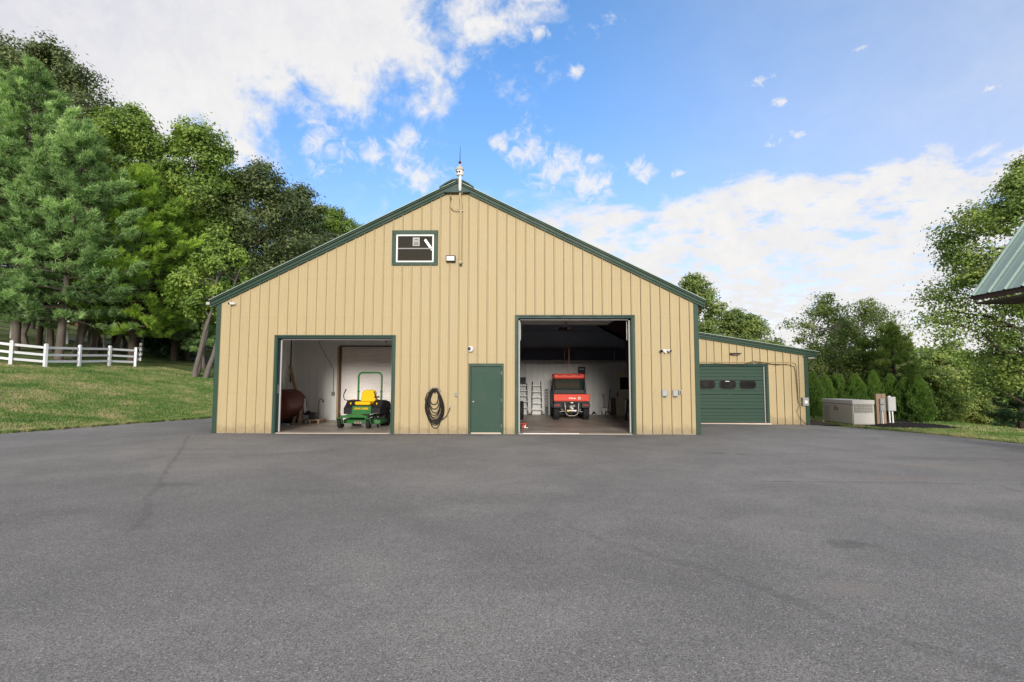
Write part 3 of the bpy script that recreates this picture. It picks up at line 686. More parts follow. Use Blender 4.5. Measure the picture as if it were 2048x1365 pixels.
# dark strip for the vertical line near the left wall's corner
bp(bx(.175, .20, 5.2, 5.26, 1.6, 3.9), 'dark_line_strip', black_p)
bp(bx(1.95, 1.965, .05, .13, 1.25, 1.52), 'latch_plate', alum)

# ------------------------------------------------------------------ lean-to
YL = 4.8; XL1 = 21.12
def zl(x): return 3.38 - .163*(x-16.9)
lw_h = [(16.0, 19.58, -.2, 2.36)]
PLn = lambda x, d, z: (x-BO.x, YL-d, z)
lw = solid_wall('lean_to_wall', barn, PLn, W+.17, XL1, zl, lw_h, seam_dark_core)
siding(lw, PLn, W+.17, XL1, zl, lw_h, cream, base=-.04, off=-.1)
PLr = lambda y, d, z: (XL1+d-BO.x, y, z)
lr = solid_wall('lean_to_side_wall', barn, PLr, YL, DEPTH, lambda y: 2.66, [], grey_liner); siding(lr, PLr, YL+.1, DEPTH, lambda y: 2.64, [], cream, base=-.04)
bp(bx(XL1-.10, XL1+.045, YL-.055, YL-.006, -.07, zl(XL1)-.02), 'corner_trim', green, bevel=.006)
bp(bx(XL1+.006, XL1+.045, YL-.006, YL+.12, -.07, zl(XL1)-.02), 'corner_trim', green, bevel=.006)
rake(W+.20, 21.5, lambda x: zl(x), YL-.04, T=.22)
roof(W+.2, zl(W+.2)+.22, 21.55, zl(21.55)+.22, YL-.2, DEPTH)
bp(bx(21.2, 21.46, YL-.03, DEPTH, zl(21.4)-.06, zl(21.4)-.02), 'soffit', MATS['pale_gutter'])
bp(bx(XL1-.14, XL1+.09, YL-.08, YL-.0565, zl(XL1)-.06, zl(XL1)-.02), 'trim_cap', green_dark)
# sectional garage door
gx0, gx1 = 16.38, 19.42
opening(16.33, 19.50, 2.28, y=YL, dep=.2, low=-.04, inner=False)
bp(bx(19.425, 19.47, YL+.03, YL+.08, 0, 2.27), 'weather_strip', grey_box)
bp(bx(16.1, 19.62, YL-.12, YL+.1, -.04, .02), 'threshold', conc_lip)
zc = [0.03, .50, .96, 1.22, 1.84, 2.28]
gdm = mat('garage_door_green', (.026, .060, .042), .55, 0, .14, 1.8, .04, 6, stretch=(.6, 1, 3), spec=.25)
seam = [.03, .57, 1.14, 1.71, 2.28]
wins = [17.17, 18.0, 18.8]
rubber = mat('window_gasket', (.01, .01, .012), .5)
def rrect(cx, cz, w, h, r, n=5):
    pts = []
    for sx, sz, a0 in ((1, -1, -90), (1, 1, 0), (-1, 1, 90), (-1, -1, 180)):
        for k in range(n+1):
            a = R(a0+90*k/n); pts.append((cx+sx*(w/2-r)+r*math.cos(a), cz+sz*(h/2-r)+r*math.sin(a)))
    return pts
for i in range(4):
    z0, z1 = seam[i]+.006, seam[i+1]-.006
    mb = MB(); prof = [(z0, 0)]; n = 4
    hgt = (z1-z0)/n
    for k in range(n):
        a = z0+k*hgt; prof += [(a+.008, -.010), (a+hgt-.008, -.010), (a+hgt, 0)]
    if i == 2:
        mb.box(gx0, gx1, YL+.095, YL+.13, z0, z1)
    for (za, da), (zb, db) in zip(prof, prof[1:]):
        mb.add([(gx0, YL+.09+da, za), (gx1, YL+.09+da, za), (gx1, YL+.09+db, zb), (gx0, YL+.09+db, zb)], [(0, 1, 2, 3)])
    mb.box(gx0, gx1, YL+.091, YL+.13, z0, z1) if i != 2 else None
    sec = bp(mb, 'garage_door_section', gdm)
    if i == 2:
        sec.name = 'garage_door_window_section'
        for cx in wins + [wins[0]-.82+.0]:
            if cx < gx0+.1: continue
            o_, i_ = rrect(cx, 1.54, .66, .36, .14), rrect(cx, 1.54, .58, .28, .11)
            n_ = len(o_); mb = MB()
            vs = [(x-BO.x, YL+.05, z) for x, z in o_] + [(x-BO.x, YL+.05, z) for x, z in i_] + [(x-BO.x, YL+.085, z) for x, z in o_] + [(x-BO.x, YL+.085, z) for x, z in i_]
            fs = [(k, (k+1) % n_, (k+1) % n_+n_, k+n_) for k in range(n_)] + [(k, k+2*n_, (k+1) % n_+2*n_, (k+1) % n_) for k in range(n_)] + [(k+n_, (k+1) % n_+n_, (k+1) % n_+3*n_, k+3*n_) for k in range(n_)]
            mb.add(vs, fs); mb.build('window_frame', rubber, sec)
            MB().prism([(x-BO.x, z) for x, z in i_], YL+.060, YL+.066).build('window_pane', mat('tinted_pane', (.014, .014, .014), .25, 0, .4, 5, spec=.15), sec)
bp(bx(17.9, 18.06, YL+.052, YL+.058, 1.655, 1.69), 'latch_label', white_p)

# ------------------------------------------------------------------ things on the walls
def onwall(name, label, cat, x, z, y=-.036): return thing(name, label, cat, (x, y, z))
t = onwall('flood_light', 'bronze box floodlight beside the gable window', 'light', 7.44, 5.54)
bx(-.15, .15, -.13, 0, -.1, .1).build('housing', mat('bronze_housing', (.025, .018, .014), .4), t, bevel=.015); bx(-.125, .125, -.138, -.131, -.075, .07).build('lens', mat('pale_lens', (.55, .55, .53), .25), t, bevel=.004)
t = onwall('dome_camera', 'white round security camera with black lens above the green man door', 'security camera', 8.09, 2.65)
MB().lathe([(.105, 0), (.105, -.03), (.095, -.06), (.075, -.1), (.04, -.125), (0.001, -.13)], (0, 0, 0), 'y', 24).build('housing', white_p, t)
MB().lathe([(.055, -.09), (.055, -.12), (.045, -.135), (0.001, -.14)], (-.03, 0, .01), 'y', 20).build('lens_ball', black_p, t)
MB().lathe([(.022, -.135), (.02, -.146), (0.001, -.147)], (-.03, 0, .01), 'y', 12).build('lens', mat('lens_grey', (.12, .12, .13), .1), t)
t = onwall('bullet_camera', 'small white bullet security camera under the left end of the rake', 'security camera', .46, 4.1)
MB().lathe([(.05, 0), (.05, -.03), (.03, -.05)], (.06, 0, 0), 'y', 16).build('base', white_p, t); MB().tube([(.07, -.06, .0), (-.03, -.16, -.01)], .042, 14).build('barrel', white_p, t); MB().tube([(-.028, -.158, -.01), (-.045, -.175, -.012)], .036, 14).build('lens', black_p, t)
t = onwall('twin_spotlight', 'white twin head security spotlight right of the red vehicle bay', 'light', 14.21, 2.60)
MB().lathe([(.055, 0), (.055, -.03), (.03, -.045)], (0, 0, 0), 'y', 16).build('base', white_p, t)
for s in (-1, 1):
    MB().tube([(0, -.04, 0), (s*.06, -.07, .02)], .014, 6).build('arm', white_p, t)
    MB().tube([(s*.05, -.06, .02), (s*.085, -.09, .015), (s*.14, -.15, -.01)], [.025, .035, .055], 14).build('lamp_head', white_p, t)
    MB().tube([(s*.139, -.149, -.01), (s*.143, -.153, -.012)], .05, 14).build('lens', black_p, t)
MB().lathe([(.028, -.06), (.03, -.09), (.02, -.11), (0.001, -.115)], (0, 0, -.05), 'y', 12).build('motion_sensor', white_p, t)
t = onwall('outlet_cover_box', 'grey weatherproof outlet cover, left of the pair right of the vehicle bay', 'outlet', 14.17, 1.28)
def outlet(t, w=.085, h=.105): bx(-w, w, -.075, 0, -h, h).build('cover', grey_box, t, bevel=.018, seg=3); bx(-w*.8, w*.8, -.082, -.076, -h*.75, h*.8).build('lid', mat('grey_lid', (.36, .37, .38), .45), t, bevel=.004); bx(-w*.5, w*.5, -.06, 0, -h-.018, -h).build('cord_slot', black_p, t)
outlet(t)
t = onwall('outlet_cover_box', 'grey weatherproof outlet cover next to the small keypad', 'outlet', 14.50, 1.28); outlet(t)
t = onwall('keypad', 'small grey switch box with dark buttons beside an outlet cover', 'switch', 14.655, 1.31)
bx(-.045, .045, -.05, 0, -.065, .065).build('housing', grey_box, t, bevel=.006); bx(-.012, .022, -.056, -.051, -.005, .03).build('button', black_p, t); bx(-.012, .022, -.056, -.051, -.04, -.012).build('button', black_p, t)
t = onwall('junction_box', 'small plain grey electrical box between the hose and the man door', 'outlet', 7.655, 1.22)
bx(-.04, .04, -.06, 0, -.06, .06).build('housing', grey_box, t, bevel=.006); bx(-.034, .034, -.066, -.061, -.052, .052).build('lid', mat('grey_green_lid', (.22, .26, .26), .5), t)
# hose and hanger
t = onwall('hose_hanger', 'dark cast iron hose hanger holding the coiled black hose', 'hook', 6.98, 1.36)
bx(-.02, .02, -.03, 0, -.1, .05).build('plate', black_p, t)
for s in (-1, 1):
    MB().tube([(0, -.03, 0), (s*.05, -.08, .05), (s*.12, -.11, .05), (s*.18, -.12, 0), (s*.15, -.12, -.04)], .012, 6).build('scroll', steel, t)
    MB().tube([(0, -.05, .03), (s*.04, -.09, .085), (s*.09, -.10, .06)], .01, 6).build('scroll', steel, t)
MB().tube([(-.14, -.10, -.04), (0, -.11, -.02), (.14, -.10, -.04)], .02, 8).build('saddle', black_p, t)
rng = random.Random(5); mb = MB()
def loop(wt, wb, zt, zb, dx, y, skew=0):
    pts = []
    for k in range(28):
        a = 2*math.pi*k/28; c, s = math.cos(a), math.sin(a)
        zm, hz = (zt+zb)/2, (zt-zb)/2; z = zm+hz*c; u = (1-c)/2
        wd = wt+(wb-wt)*math.sin(math.pi*min(1, u*.62+.12))
        pts.append((dx+skew*u+wd*math.copysign(abs(s)**.75, s), y-.015*math.sin(a*2), z))
    return pts
for i in range(15):
    zb = [-1.20, -1.06, -.98, -1.0, -.92, -.86, -.80, -1.1, -.95, -.72, -.60, -1.03, -.98, -1.05, -.46][i]
    wb = [.20, .27, .26, .24, .22, .19, .18, .26, .27, .17, .15, .25, .23, .27, .13][i]
    mb.tube(loop(.10+.012*(i % 4), wb, -.02+.016*(i % 5), zb+.02, rng.uniform(-.02, .02), -.065-.016*(i % 6), rng.uniform(-.02, .04)), .0125, 7, closed=True)
mb.tube([(-.1, -.08, -.0), (-.24, -.07, -.1), (-.30, -.06, -.28), (-.27, -.07, -.45), (-.2, -.08, -.75), (-.08, -.08, -.94), (.1, -.08, -.96), (.27, -.08, -.90), (.38, -.07, -.80), (.46, -.06, -.62), (.47, -.06, -.56)], .012, 7)
hz = thing('coiled_hose', 'long black hose coiled in loops on a wall hook, left of the man door', 'hose', (6.98, -.036, 1.36))
mb.build('hose', mat('hose_rubber', (.022, .018, .016), .45, 0, .2, 9), hz)
MB().lathe([(.016, 0), (.03, .02), (.03, .05), (.014, .07)], (.47, -.06, -.57), 'z', 10).build('coupling', alum, hz)
bx(.33, .42, .005, .03, -.62, -.45).build('end_bracket', alum, hz) if False else None
# pipe and finial at the ridge
t = thing('vent_pipe', 'tan pipe running down the gable from the ridge with a curved side arm', 'pipe', (7.76, -.13, 5.37))
MB().tube([(.0, 0, 0), (.0, 0, 1.7), (.0, 0, 1.95), (-.035, 0, 2.2), (-.035, 0, 2.35)], .038, 10).build('lower_pipe', cream, t)
MB().tube([(-.035, 0, 2.35), (-.03, -.09, 2.5), (-.02, -.10, 2.86)], .05, 10).build('upper_pipe', white_p, t)
MB().tube([(-.03, 0, 1.80), (-.12, -.01, 1.74), (-.25, -.01, 1.76), (-.34, -.01, 1.86), (-.37, -.01, 2.0), (-.36, 0, 2.1)], .016, 8).build('side_arm', cream, t)
MB().tube([(-.36, 0, 2.1), (-.33, 0, 2.2)], .024, 8).build('arm_nozzle', mat('olive_plastic', (.18, .15, .06), .6), t)
for z in (.05, 1.72, 2.3): bx(-.055, .055, -.01, .1, z, z+.025).build('clamp', steel, t)
MB().tube([(0, 0, -.04), (0, 0, .0)], .045, 10).build('end_cap', green, t)
t = thing('martin_house_finial', 'white bird house finial with a red ball and thin rod at the barn ridge', 'finial', (7.72, -.22, 8.22))
MB().lathe([(.07, -.02), (.11, .0), (.12, .02), (.12, .15), (.10, .16)], n=8, smooth=False).build('house', white_p, t)
MB().lathe([(.135, .16), (.14, .175), (.13, .22), (.10, .27), (.05, .30), (.035, .33), (.03, .36), (.02, .38)], n=18).build('cap', mat('pale_grey_cap', (.45, .44, .42), .5), t)
MB().lathe([(.03, -.122), (.03, -.13)], (0, 0, .08), 'y', 12).build('entrance_hole', black_p, t); MB().lathe([(.028, -.11), (.028, -.118)], (-.075, 0, .08), 'y', 12).build('entrance_hole', black_p, t)
MB().lathe([(.001, .38), (.035, .395), (.05, .43), (.035, .465), (.001, .48)], n=14).build('ball', mat('dark_red_ball', (.12, .02, .015), .35), t)
MB().tube([(0, 0, .47), (.01, 0, .98)], [.012, .004], 6).build('rod', black_p, t)
MB().tube([(.12, 0, .1), (.22, .02, -.15)], .005, 5).build('stay_wire', steel, t)
# lean-to things
def onlean(name, label, cat, x, z): return thing(name, label, cat, (x, YL-.036, z))
t = onlean('wall_lamp', 'slim dark wedge wall lamp above the closed garage door', 'light', 18.27, 2.77)
MB().prism([(0, -.03), (-.22, -.015), (-.22, .005), (0, .04)], -.2, .2, 'x').build('housing', mat('bronze_housing', (.025, .018, .014), .4), t, bevel=.006); bx(-.16, .16, -.19, -.02, -.04, -.031).build('lens', grey_box, t)
t = onlean('conduit', 'cream conduit and dark cables looped above the garage door down to a meter box', 'conduit', 15.3, 2.45)
MB().tube([(1.2, -.01, .0), (5.25, -.01, -.02), (5.38, -.01, -.08), (5.42, -.01, -.2), (5.45, -.01, -1.6), (5.5, -.01, -1.63), (5.62, -.01, -1.63)], .018, 7).build('conduit_tube', cream, t)
MB().tube([(1.2, -.02, -.08), (1.7, -.03, -.10), (2.2, -.03, -.07), (2.9, -.03, -.11), (3.3, -.03, -.12), (3.75, -.04, -.02), (4.1, -.03, -.09), (4.6, -.03, -.10), (5.1, -.03, -.12), (5.32, -.03, -.2), (5.36, -.03, -.4), (5.38, -.03, -.9), (5.42, -.03, -1.6)], .011, 6).build('cable', brass, t)
MB().tube([(1.2, -.035, -.11), (2.2, -.04, -.08), (2.9, -.04, -.13), (3.3, -.05, -.10), (3.7, -.05, .03), (4.2, -.05, -.05), (4.6, -.04, -.13), (5.0, -.035, -.10)], .010, 6).build('cable', black_p, t)
MB().tube([(5.42, -.03, -1.6), (5.45, -.05, -1.75), (5.35, -.06, -1.95), (5.42, -.06, -2.2), (5.6, -.06, -2.4), (5.75, -.06, -2.49)], .008, 6).build('cable', black_p, t)
t = onlean('meter_box', 'small grey meter box with white label on the lean-to corner trim', 'meter box', 20.97, .87)
bx(-.12, .12, -.14, 0, -.16, .16).build('housing', grey_box, t, bevel=.01); bx(-.05, .06, -.146, -.141, -.07, .05).build('label_plate', white_p, t); bx(-.09, .09, -.15, -.141, .09, .13).build('hatch', mat('grey_lid', (.36, .37, .38), .45), t)

# ------------------------------------------------------------------ wheel helper
def wheel(parent, loc, r, wd, rimr, tm=black_r, rm=steel, tread=0, outer=1, name='wheel'):
    wl = sub(name, parent, loc)
    h = wd/2; pr = [(rimr, -h*.75), (r*.80, -h), (r*.95, -h*.88), (r, -h*.55), (r, h*.55), (r*.95, h*.88), (r*.80, h), (rimr, h*.75)]
    mb = MB().lathe(pr, axis='x', n=28)
    if tread:
        for k in range(tread):
            a = 2*math.pi*k/tread
            for s in (-1, 1):
                M = Matrix.Rotation(a+s*.07, 4, 'X'); T0 = mb.T; mb.T = M @ Matrix.Translation((s*h*.42, 0, r*.985)); mb.box(-h*.42, h*.42, -r*.055, r*.055, -.012, .022); mb.T = T0
    mb.build('tyre', tm, wl)
    MB().lathe([(rimr*1.0, -h*.7), (rimr*.86, -h*.45), (rimr*.5, -h*.3), (rimr*.25, -h*.5), (.001, -h*.52)], axis='x', n=20).build('rim', rm, wl)
    MB().lathe([(rimr*1.0, h*.7), (rimr*.86, h*.45), (rimr*.5, h*.3), (rimr*.25, h*.5), (.001, h*.52)], axis='x', n=20).build('rim', rm, wl)
    return wl
# ------------------------------------------------------------------ mower
mw = thing('riding_mower', 'green and yellow zero-turn mower parked in the left open bay', 'lawn mower', (4.07, 2.5, .02), R(-9.8))
MB().prism([(-.66, -.30), (-.45, -.42), (.45, -.42), (.72, -.28), (.78, .1), (.66, .42), (-.5, .42), (-.68, .2)], .13, .27, 'z').build('mower_deck', jd_green, mw, bevel=.02)
bx(-.60, .60, -.30, .30, .272, .30).build('deck_top', mat('deck_dirty', (.06, .11, .05), .8, 0, .4, 9), mw, bevel=.01)
for x in (-.4, 0, .4): MB().lathe([(.09, .30), (.09, .36), (.05, .37), (.05, .40)], (x, -.02, 0)).build('spindle', black_p, mw)
bx(.60, .86, -.22, .22, .17, .20).build('discharge_chute', black_p, mw, bevel=.01)
for x in (-.62, .70): wheel(mw, (x, -.44, .07), .065, .06, .02)
for s in (-1, 1):
    bx(s*.34-.035, s*.34+.035, -.78, .7, .36, .43).build('frame_rail', jd_green, mw, bevel=.006)
MB().box(-.56, .56, -.86, -.76, .37, .44).build('front_axle', jd_green, mw, bevel=.008)
for s in (-1, 1):
    c = sub('caster', mw, (s*.53, -.86, 0))
    MB().tube([(0, 0, .33), (0, 0, .50)], .035, 10).build('caster_post', black_p, c)
    f = MB()
    for q in (-1, 1): f.prism([(-.055, .36), (.05, .36), (.085, .14), (.035, .14)], q*.085-.012, q*.085+.012, 'x')
    f.box(-.097, .097, -.05, .05, .335, .36); f.build('fork', jd_green, c)
    wh = wheel(c, (0, .06, .165), .165, .125, .085, rm=jd_yel); 
    # keep three levels: wheel is a direct part of the mower
    M0 = wh.location.copy(); wh.parent = mw; wh.location = (s*.53, -.86+.06, .165); wh.rotation_euler = (0, 0, R(8))
MB().prism([(-.74, .425), (-.30, .47), (-.30, .45), (-.74, .405)], -.46, .36, 'x').build('foot_platform', jd_green_f, mw, bevel=.006)
MB().prism([(-.745, .36), (-.70, .44), (-.70, .36)], -.36, .34, 'x').build('platform_lip', jd_green_f, mw)
em = MB().lathe([(.03, 0), (.03, .004)], (.0, -.52, .452), 'z', 14); em.build('emblem', jd_yel, mw)
bx(-.36, .36, -.30, -.24, .455, .56).build('front_panel', jd_green, mw, bevel=.01)
MB().prism([(-.31, .56), (-.24, .56), (-.20, .74), (-.29, .74)], -.35, .37, 'x').build('logo_panel', jd_green, mw, bevel=.006)
text('JOHN DEERE', .098, jd_yel, mw, (0.01, -.311, .65), rot=(R(83), 0, 0), bold=.002, sx=.95)
# seat
bx(-.30, .30, -.24, .26, .77, .90).build('seat_cushion', jd_yel, mw, bevel=.055, seg=4)
mbs = MB(); mbs.prism([(-.27, .88), (-.29, 1.0), (-.27, 1.22), (-.18, 1.31), (.18, 1.31), (.27, 1.22), (.29, 1.0), (.27, .88)], .20, .33)
mbs.v = [(x, y+(z-.88)*.22, z) for x, y, z in mbs.v]; mbs.build('seat_back', jd_yel, mw, bevel=.05, seg=4)
bx(-.33, .33, -.20, .34, .72, .775).build('seat_base', black_p, mw, bevel=.01)
for s in (-1, 1):
    MB().prism([(-.27, .45), (-.28, .66), (-.12, .80), (-.02, .93), (.28, .95), (.62, .88), (.80, .66), (.78, .55), (.55, .66), (.30, .64), (.20, .45)], *(sorted((s*.35, s*.70))), 'x').build('fender', black_p, mw, bevel=.035, seg=3)
    bx(*(sorted((s*.40, s*.47))), -.05, .04, .952, .972).build('control_knob', mat('orange_knob', (.8, .25, .02), .4), mw, bevel=.005)
    MB().tube([(s*.50, -.10, .80), (s*.50, -.115, .86)], .028, 10).build('control_knob', jd_yel, mw)
    bx(*(sorted((s*.33, s*.42))), .0, .32, 1.03, 1.08).build('armrest', black_p, mw, bevel=.02) if s > 0 else None
    wheel(mw, (s*.55, .50, .305), .305, .27, .17, rm=jd_yel, tread=22)
    MB().tube([(s*.60, -.05, .93), (s*.72, -.1, .94), (s*.75, -.16, 1.02), (s*.74, -.2, 1.14), (s*.66, -.24, 1.26), (s*.62, -.25, 1.34)] if s < 0 else [(s*.58, -.05, .93), (s*.50, -.16, 1.0), (s*.47, -.2, 1.14), (s*.44, -.24, 1.26)], [.014]*4+[.02]*2 if s < 0 else [.014]*2+[.02]*2, 8).build('control_lever', black_p, mw)
    MB().tube([(s*.45, .36, .80), (s*.45, .38, 1.2)], .035, 10).build('rops_bracket', jd_green, mw)
    MB().tube([(s*.50, .38, 1.24), (s*.40, .38, 1.24)], .02, 8).build('rops_pin', black_p, mw)
P_ = [(-.455, .38, 1.0), (-.455, .38, 1.80)] + [(-.455+.14*(1-math.cos(a)), .38, 1.80+.14*math.sin(a)) for a in [R(q) for q in (30, 60, 90)]]
P_ = P_ + [(-x, y, z) for x, y, z in P_[::-1]]
MB().tube(P_, .034, 12).build('roll_bar', jd_green, mw)
bx(-.34, .34, .45, .95, .42, .88).build('engine', black_p, mw, bevel=.05); MB().lathe([(.17, .88), (.17, .96), (.12, 1.0), (.001, 1.0)], (0, .68, 0)).build('air_cleaner', black_p, mw)
MB().tube([(-.15, -.2, .16), (.12, -.32, .16)], .055, 12).build('roller', mat('bare_metal_roller', (.35, .3, .25), .5, .5, .2, 9), mw) if False else None
for x in (-.1, .0, .1): MB().tube([(x-.035, -.47, .17), (x+.035, -.48, .17)], .055, 14).build('anti_scalp_roller', mat('dusty_roller', (.28, .25, .22), .7, 0, .2, 9), mw)
bx(-.50, -.22, -.80, -.66, .345, .40).build('axle_plate', alum, mw, bevel=.01)
bx(.30, .50, -.9, -.7, .47, .50).build('height_pedal', black_p, mw, bevel=.006)
MB().tube([(.3, -.5, .46), (.62, -.3, .5)], .014, 6).build('linkage', steel, mw)
bx(.20, .52, -.23, .23, .302, .306).build('deck_decal', mat('decal_yellow', (.45, .42, .12), .6), mw) if False else None

# ------------------------------------------------------------------ utility vehicle
uv = thing('utility_vehicle', 'red utility vehicle seen from behind in the tall right bay', 'utility vehicle', (11.86, 6.1, .02))
def U(mb, n, m, **k): return mb.build(n, m, uv, **k)
for s in (-1, 1):
    wheel(uv, (s*.63, .40, .31), .31, .27, .16, rm=steel, tread=20); wheel(uv, (s*.63, 2.55, .31), .31, .25, .16, rm=steel)
    U(MB().prism([(-.02, .60), (.0, .72), (.9, .80), (.9, .62), (.75, .62), (.68, .70), (.15, .66), (.08, .52), (-.02, .52)], *(sorted((s*.42, s*.77))), 'x'), 'rear_fender', black_p, bevel=.015)
    U(bx(*(sorted((s*.50, s*.70))), -.035, -.022, .60, .66), 'tail_light', mat('tail_red', (.35, .02, .02), .2), bevel=.005)
    U(MB().tube([(s*.28, .35, .72), (s*.42, .38, .42)], .035, 8), 'shock_absorber', steel)
    U(MB().tube([(s*.12, .40, .40), (s*.5, .40, .33)], .02, 8), 'half_shaft', steel)
    U(MB().tube([(s*.15, .25, .30), (s*.52, .38, .25)], .02, 8), 'control_arm', black_p)
    U(MB().lathe([(.03, 0), (.03, .05)], (s*.36, .22, .42), 'y', 10), 'link_end', alum)
    U(bx(*(sorted((s*.69, s*.74))), .15, 1.1, .80, 1.10), 'bed_side', black_p, bevel=.01)
    U(MB().tube([(s*.70, 1.22, .85), (s*.70, 1.15, 1.2), (s*.66, 1.20, 1.78), (s*.64, 1.4, 1.86), (s*.62, 2.5, 1.84), (s*.68, 3.0, 1.2)], .045, 10), 'cab_frame', black_p)
    U(bx(*(sorted((s*.70, s*.73))), 1.25, 2.6, .45, 1.2), 'cab_door', black_p, bevel=.02)
    U(bx(*(sorted((s*.67, s*.685))), 1.3, 2.5, 1.22, 1.75), 'side_window', darkglass)
tg = U(bx(-.765, .765, -.06, .0, .80, 1.10), 'tailgate', utv_red, bevel=.025, seg=3)
bx(-.60, .60, -.072, -.061, 1.02, 1.045).build('tailgate_ridge', utv_red, tg, bevel=.004); bx(-.66, .66, -.068, -.061, .83, .99).build('pressed_panel', utv_red, tg, bevel=.004)
text('Kubota', .10, white_p, tg, (.02, -.072, .93), bold=.003, ex=.003)
MB().lathe([(.062, -.078), (.062, -.069)], (.31, 0, .93), 'y', 20).build('emblem', white_p, tg)
MB().prism([(.28, .95), (.30, .96), (.315, .93), (.335, .935), (.345, .91), (.32, .905), (.30, .925), (.285, .93)], -.082, -.0785).build('emblem_mark', black_p, tg)
text('RTV-X', .04, white_p, tg, (.65, -.064, .84), ex=.001)
U(bx(-.70, .70, .0, 1.15, .76, .80), 'bed_floor', black_p)
U(MB().prism([(-.74, 1.10), (.74, 1.10), (.70, 1.16), (.3, 1.22), (-.3, 1.22), (-.70, 1.16)], .9, 1.2), 'bed_cover', black_p)
U(bx(-.74, .74, -.03, .02, .73, .80), 'rear_bumper_beam', black_p, bevel=.01)
U(bx(-.42, .42, .1, 1.0, .50, .75), 'under_frame', mat('chassis_black', (.012, .012, .012), .6), bevel=.02)
U(MB().tube([(-.20, .08, .40), (.20, .08, .40)], .075, 16), 'muffler', steel)
U(MB().lathe([(.09, -.06), (.09, .02), (.05, .04)], (-.02, .05, .55), 'y', 16), 'gear_case', alum)
U(MB().lathe([(.055, -.07), (.055, .02), (.03, .03)], (.09, .03, .60), 'y', 14), 'pulley', alum)
U(MB().lathe([(.045, -.05), (.045, .02)], (.03, .03, .49), 'y', 14), 'pulley', white_p)
U(bx(-.20, -.12, -.01, .0, .36, .43), 'warning_label', mat('label_yellow', (.7, .55, .05), .5)); U(bx(.10, .17, -.01, .0, .37, .43), 'warning_label', white_p)
U(MB().tube([(-.26, .0, .62), (-.27, .0, .36), (-.22, .0, .24), (-.1, -.02, .19), (.1, -.02, .19), (.22, .0, .24), (.27, .0, .36), (.30, .0, .62)], .018, 8), 'hitch_guard', steel)
U(MB().tube([(.27, 0, .45), (.30, 0, .74)], .022, 8), 'exhaust_pipe', alum); U(MB().tube([(-.27, 0, .45), (-.30, 0, .74)], .022, 8), 'exhaust_pipe', alum)
U(bx(-.05, .05, -.07, 0, .72, .76), 'tailgate_latch', steel)
U(MB().prism([(1.12, .55), (1.12, 1.24), (1.18, 1.24), (1.18, .55)], -.68, .68, 'x'), 'cab_rear_panel', black_p, bevel=.01)
U(bx(-.62, .62, 1.17, 1.18, 1.25, 1.78), 'rear_window', darkglass)
U(bx(-.66, .66, 1.165, 1.19, 1.18, 1.25), 'window_sill', mat('sill_grey', (.08, .08, .085), .5))
for x in (-.5, .5): U(bx(x-.06, x+.06, 1.158, 1.164, 1.20, 1.22), 'lettering_plate', white_p)
ro = U(bx(-.70, .70, 1.12, 2.7, 1.755, 1.99), 'cab_roof', utv_red, bevel=.07, seg=4)
for x in (-.42, .0, .42): bx(x-.09, x+.09, 1.108, 1.125, 1.90, 1.925).build('roof_vent', black_p, ro)
U(bx(-.60, .60, 2.66, 2.67, 1.2, 1.76), 'windshield', darkglass)
for x in (-.33, .33): U(bx(x-.24, x+.24, 1.25, 1.38, .75, 1.32), 'seat', mat('seat_dark', (.03, .03, .03), .7), bevel=.05, seg=3)
U(MB().lathe([(.16, 0), (.175, .012), (.16, .024)], (-.33, 2.1, 1.15), 'y', 20), 'steering_wheel', black_p)
U(MB().prism([(2.65, .5), (2.65, 1.15), (3.2, .95), (3.3, .5)], -.62, .62, 'x'), 'hood', utv_red, bevel=.03)

# ------------------------------------------------------------------ other things in the bays
t = thing('air_tank', 'large dark red steel tank lying at the left of the mower bay', 'tank', (.55, 3.0, .72))
MB().lathe([(.001, 1.35), (.2, 1.33), (.42, 1.22), (.56, 1.0), (.60, .75), (.60, -1.2), (.5, -1.5), (.001, -1.6)][::-1], (0, 0, 0), 'y', 30).build('tank_body', tank_red, t) if False else MB().lathe([(.001, -.62), (.22, -.60), (.42, -.50), (.56, -.30), (.61, -.05), (.61, 1.6), (.45, 1.9), (.001, 2.0)], (0, 0, 0), 'y', 32).build('tank_body', tank_red, t)
for y in (-.1, 1.3): bx(-.35, .35, y, y+.1, -.70, -.42).build('saddle', black_p, t)
bx(-.04, .14, -.605, -.60, .02, .05).build('faded_stencil', mat('stencil_pale', (.35, .27, .22), .7), t); bx(.0, .10, -.61, -.602, -.05, -.03).build('faded_stencil', MATS['stencil_pale'], t); bx(-.08, .16, -.60, -.59, -.12, -.105).build('faded_stencil', MATS['stencil_pale'], t)
def lean(name, label, cat, a, b, wd, th, m, group=None):
    a, b = Vector(a), Vector(b); d = (b-a); L = d.length; q = d.to_track_quat('Z', 'Y')
    mb = bx(-wd/2, wd/2, -th/2, th/2, 0, L); o = mb.build(name, m); o.location = a; o.rotation_mode = 'QUATERNION'; o.rotation_quaternion = q
    return tag(o, label, cat, group)
lean('lumber_board', 'pale board leaning behind the red tank, reaching highest', 'board', (.85, 4.9, .03), (.12+.1, 5.1, 2.3), .14, .04, lumber, 'boards leaning by the tank')
lean('lumber_board', 'brown board just right of the tallest leaning board', 'board', (1.0, 4.8, .03), (.30, 5.0, 1.95), .12, .04, wood, 'boards leaning by the tank')
lean('lumber_board', 'white edged board leaning beside the tank foot', 'board', (1.42, 3.9, .03), (1.12, 4.4, .95), .10, .03, white_p, 'boards leaning by the tank')
lean('lumber_board', 'short tan board between tank and white edged board', 'board', (1.25, 3.7, .03), (1.05, 4.3, .8), .10, .04, lumber, 'boards leaning by the tank')
